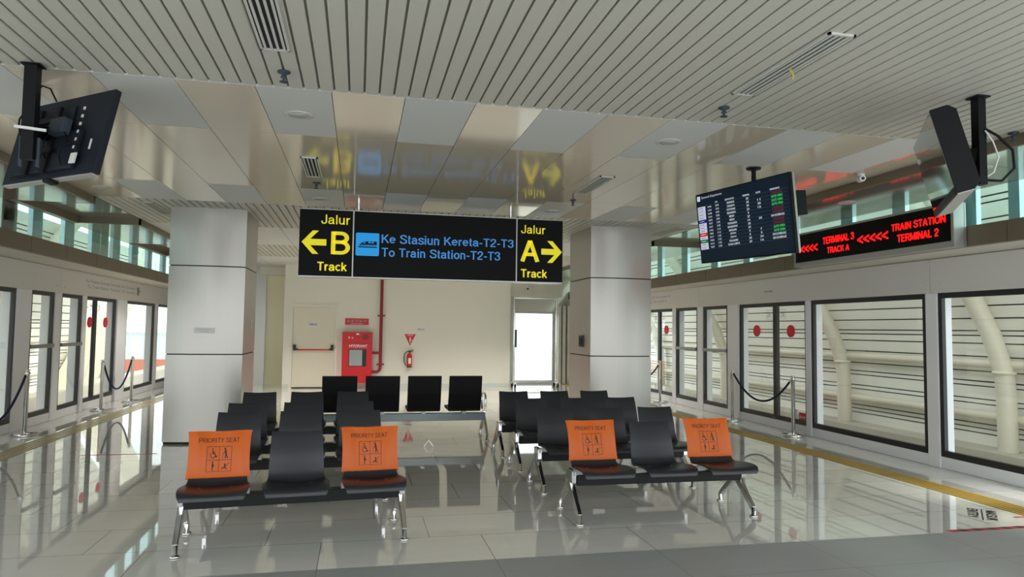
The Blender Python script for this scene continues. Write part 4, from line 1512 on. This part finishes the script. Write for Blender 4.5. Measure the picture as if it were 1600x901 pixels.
def rope(a, b, sag, lab):
    t = tag(empty('barrier_rope', (a[0], a[1], .85)), lab, 'rope', 'navy barrier ropes')
    pts = []
    d = Vector((b[0] - a[0], b[1] - a[1], 0)); L = d.length; d /= L
    for k in range(25):
        q = k / 24
        s_ = .06 + (L - .12) * q
        pts.append((d.x * s_, d.y * s_, -sag * (1 - (2 * q - 1) ** 2)))
    MB().tube(pts, .017, 10).build('rope', M['navy_rope'], t)
    for s0 in (.03, L - .07):
        MB().cyl((d.x * s0, d.y * s0, 0), (d.x * (s0 + .04), d.y * (s0 + .04), -.01), .02, 10).build('end_clip', M['chrome'], t)


rope(sts[0], sts[1], .40, 'navy rope sagging between the posts before the right double doors')
rope(sts[2], sts[6], .36, 'navy rope partly hidden behind the right pillar')
rope(sts[4], sts[5], .52, 'navy rope sagging deeply between the two far left posts')
rope(sts[3], sts[7], .56, 'navy rope running out of the picture at far left')

# ================================================================= BACK WALL EQUIPMENT
hb = tag(empty('hydrant_cabinet', (-.02, YW, .14)), 'red HYDRANT cabinet on the back wall beside the fire door', 'cabinet')
mb = MB(); mb.box(-.385, .385, -.24, 0, 0, 1.32)
mb.build('body', M['red_paint'], hb, bevel=.006)
mb = MB(); mb.box(-.36, .36, -.252, -.24, .03, 1.04)
dr = mb.build('door', M['red_paint'], hb, bevel=.004)
MB().box(-.215, .235, -.256, -.252, .43, .88).build('window_frame', M['black_frame'], dr, bevel=.02)
MB().box(-.195, .13, -.259, -.256, .45, .86).build('window_pane', M['window_grey'], dr)
mb = MB(); text2d(mb, 'HYDRANT', -.2, .26, .925, 1.0, lambda u, v: (u, -.2535, v), 0, .02)
mb.build('lettering', M['white'], dr)
mb = MB(); mb.cyl((.2, -.24, 1.19), (.2, -.27, 1.19), .075, 20)
mb.build('alarm_bell', M['red_dark'], hb)
mb = MB(); mb.box(-.03, .04, -.255, -.24, 1.25, 1.29); mb.cyl((-.21, -.24, 1.18), (-.21, -.258, 1.18), .022, 12); mb.cyl((-.13, -.24, 1.17), (-.13, -.258, 1.17), .02, 12)
mb.build('indicator_lamps', M['white'], hb)

pp = tag(empty('fire_pipe', (.582, YW, 0)), 'dark red water pipe rising up the back wall from the hydrant cabinet', 'pipe')
yp = -.1
arc = [(-.12 + .12 * math.sin(a), yp, .54 - .12 * math.cos(a)) for a in [k * PI / 12 for k in range(7)]]
MB().tube([(-.22, yp, .42)] + arc + [(0, yp, 1.0), (0, yp, ZC)], .04, 14).build('riser', M['red_dark'], pp)
MB().tube([(-.22, yp, .92), (0, yp, .92)], .032, 12).build('branch', M['red_dark'], pp)
for z in (.62, 1.9):
    mb = MB(); mb.box(-.1, .1, yp - .015, yp + .015, z - .02, z + .02); mb.box(-.1, -.085, yp, 0, z - .015, z + .015); mb.box(.085, .1, yp, 0, z - .015, z + .015)
    mb.build('pipe_clamp', M['red_dark'], pp)

mb = MB(); mb.box(-.305, .305, -.006, 0, -.085, .085, 0)
fr = lambda u, v: (u, -.0075, v)
for k in range(5):
    cx = -.22 + .105 * k
    stroke2d(mb, arc_pts((cx, .012), .026, 0, 2 * PI, 14), .012, fr, 1)
    stroke2d(mb, [(cx - .018, -.008), (cx + .018, .03)], .01, fr, 1)
rect2d(mb, -.16, .16, -.062, -.05, fr, 1)
tag(mb.build('warning_board', [M['red_paint'], M['paper']], None, (-.045, YW, 1.735)), 'red warning board with a row of round symbols over the hydrant cabinet', 'sign')
mb = MB()
mb.prism([(-.15, .155), (.15, .155), (0, -.155)], lambda u, v, d: (u, d, v), 0, -.006, 0)
fr2 = lambda u, v: (u, -.0075, v)
text2d(mb, 'APAR', -.075, .075, .105, .14, fr2, 1, .02)
stroke2d(mb, [(0, .04), (0, -.05)], .03, fr2, 1); disc2d(mb, (0, .065), .016, fr2, 1); stroke2d(mb, [(.0, .05), (.035, .02), (.035, -.03)], .01, fr2, 1)
disc2d(mb, (0, -.09), .012, fr2, 1)
tag(mb.build('extinguisher_sign', [M['red_dot'], M['white']], None, (1.355, YW, 1.265)), 'red downward triangle sign above the fire extinguisher', 'sign')
fe = tag(empty('fire_extinguisher', (1.345, YW - .09, .54)), 'red fire extinguisher hanging on the back wall', 'fire extinguisher')
MB().lathe([(.06, 0), (.068, .015), (.068, .31), (.055, .35), (.025, .38), (.02, .4)], (0, 0, 0), 24).build('cylinder', M['red_paint'], fe)
MB().box(-.035, .035, -.069, -.06, .1, .25).build('label_plate', M['paper'], fe)
MB().lathe([(.07, 0), (.07, .03)], (0, 0, .0), 24).build('base_ring', M['black_frame'], fe)
mb = MB(); mb.cyl((0, 0, .4), (0, 0, .44), .018, 10); mb.bar((-.03, 0, .43), (.10, 0, .46), .02, .02); mb.bar((-.02, 0, .415), (.09, 0, .415), .02, .015)
mb.build('valve_handle', M['black_frame'], fe)
mb = MB(); mb.tube([(-.01, -.01, .42), (-.07, -.02, .42), (-.13, -.02, .36), (-.15, -.02, .25), (-.14, -.02, .14), (-.1, -.03, .05)], .012, 8)
mb.build('hose', M['black_frame'], fe)
MB().box(-.04, .04, .06, .09, .25, .3).build('wall_hook', M['steel'], fe)
mb = MB(); mb.box(-.115, .115, -.005, 0, -.05, .05, 0)
text2d(mb, 'HR-01', -.09, .09, -.025, .025, lambda u, v: (u, -.006, v), 1, .02)
tag(mb.build('wall_label', [M['paper'], M['ink']], None, (1.635, YW, 1.55)), 'small white label on the back wall right of the triangle sign', 'label')

# chrome portal frame on castors in front of the exit
pf = tag(empty('portal_frame', (4.78, YW - .12, 0)), 'tall chrome portal frame on castors before the bright glazed exit', 'frame')
mb = MB()
for x in (-.6, .6):
    mb.cyl((x, 0, .14), (x, 0, 2.46), .028, 14)
    mb.tube([(x, -.22, .13), (x, .22, .13)], .022, 10)
mb.cyl((-.6, 0, 2.46), (.6, 0, 2.46), .025, 12); mb.cyl((-.6, 0, .15), (.6, 0, .15), .02, 12)
mb.build('tube_frame', M['chrome'], pf)
for x in (-.6, .6):
    for y in (-.2, .2):
        mb = MB(); mb.cyl((x - .02, y, .055), (x + .02, y, .055), .055, 16, 0); mb.box(x - .03, x + .03, y - .02, y + .02, .06, .125, 1)
        mb.build('castor', [M['tv_black'], M['chrome']], pf)

# ================================================================= FLOOR MARKS
mb = MB()
ft = lambda u, v: (5.541 - .70 * u + .714 * v, 5.513 - .714 * u - .70 * v, .0015)
text2d(mb, 'ENTRY', 0, .37, 0, .088, ft, 0, .04); text2d(mb, 'MASUK', .0, .40, .14, .228, ft, 0, .04)
rect2d(mb, -.01, .42, .108, .12, ft)
o = mb.build('floor_lettering', M['ink'])
tag(o, 'black MASUK ENTRY lettering on the floor by the right platform doors', 'floor marking')
mb = MB()
mb.box(4.74, 6.6, 4.862, 4.92, 0, .0015, 0)
x = 4.86
while x < 6.5:
    mb.add([(x, 4.862, .002), (x + .07, 4.862, .002), (x + .04, 4.92, .002), (x - .03, 4.92, .002)], [(0, 1, 2, 3)], 1)
    x += .14
tag(mb.build('striped_tape', [M['red_tape'], M['ink']]), 'red and black striped tape along the grey floor edge at right', 'floor tape')
tag(MB().box(5.68, 6.6, 5.14, 5.17, 0, .0015).build('floor_tape', M['red_tape']), 'short red tape line beside the floor lettering at right', 'floor tape')
tag(MB().box(-3.25, -2.4, 9.47, 9.5, 0, .0015).build('floor_tape', M['red_tape']), 'thin red tape line on the floor left of the left pillar', 'floor tape')
mb = MB()
for s_ in (-1, 1):
    mb.bar((0, 0, .085), (s_ * .065, 0, .004), .1, .008, side=(0, 1, 0))
tag(mb.build('floor_stop', M['steel'], None, (.96, 9.58, 0)), 'small folded metal floor stop standing alone before the four-seat bench', 'floor stop')
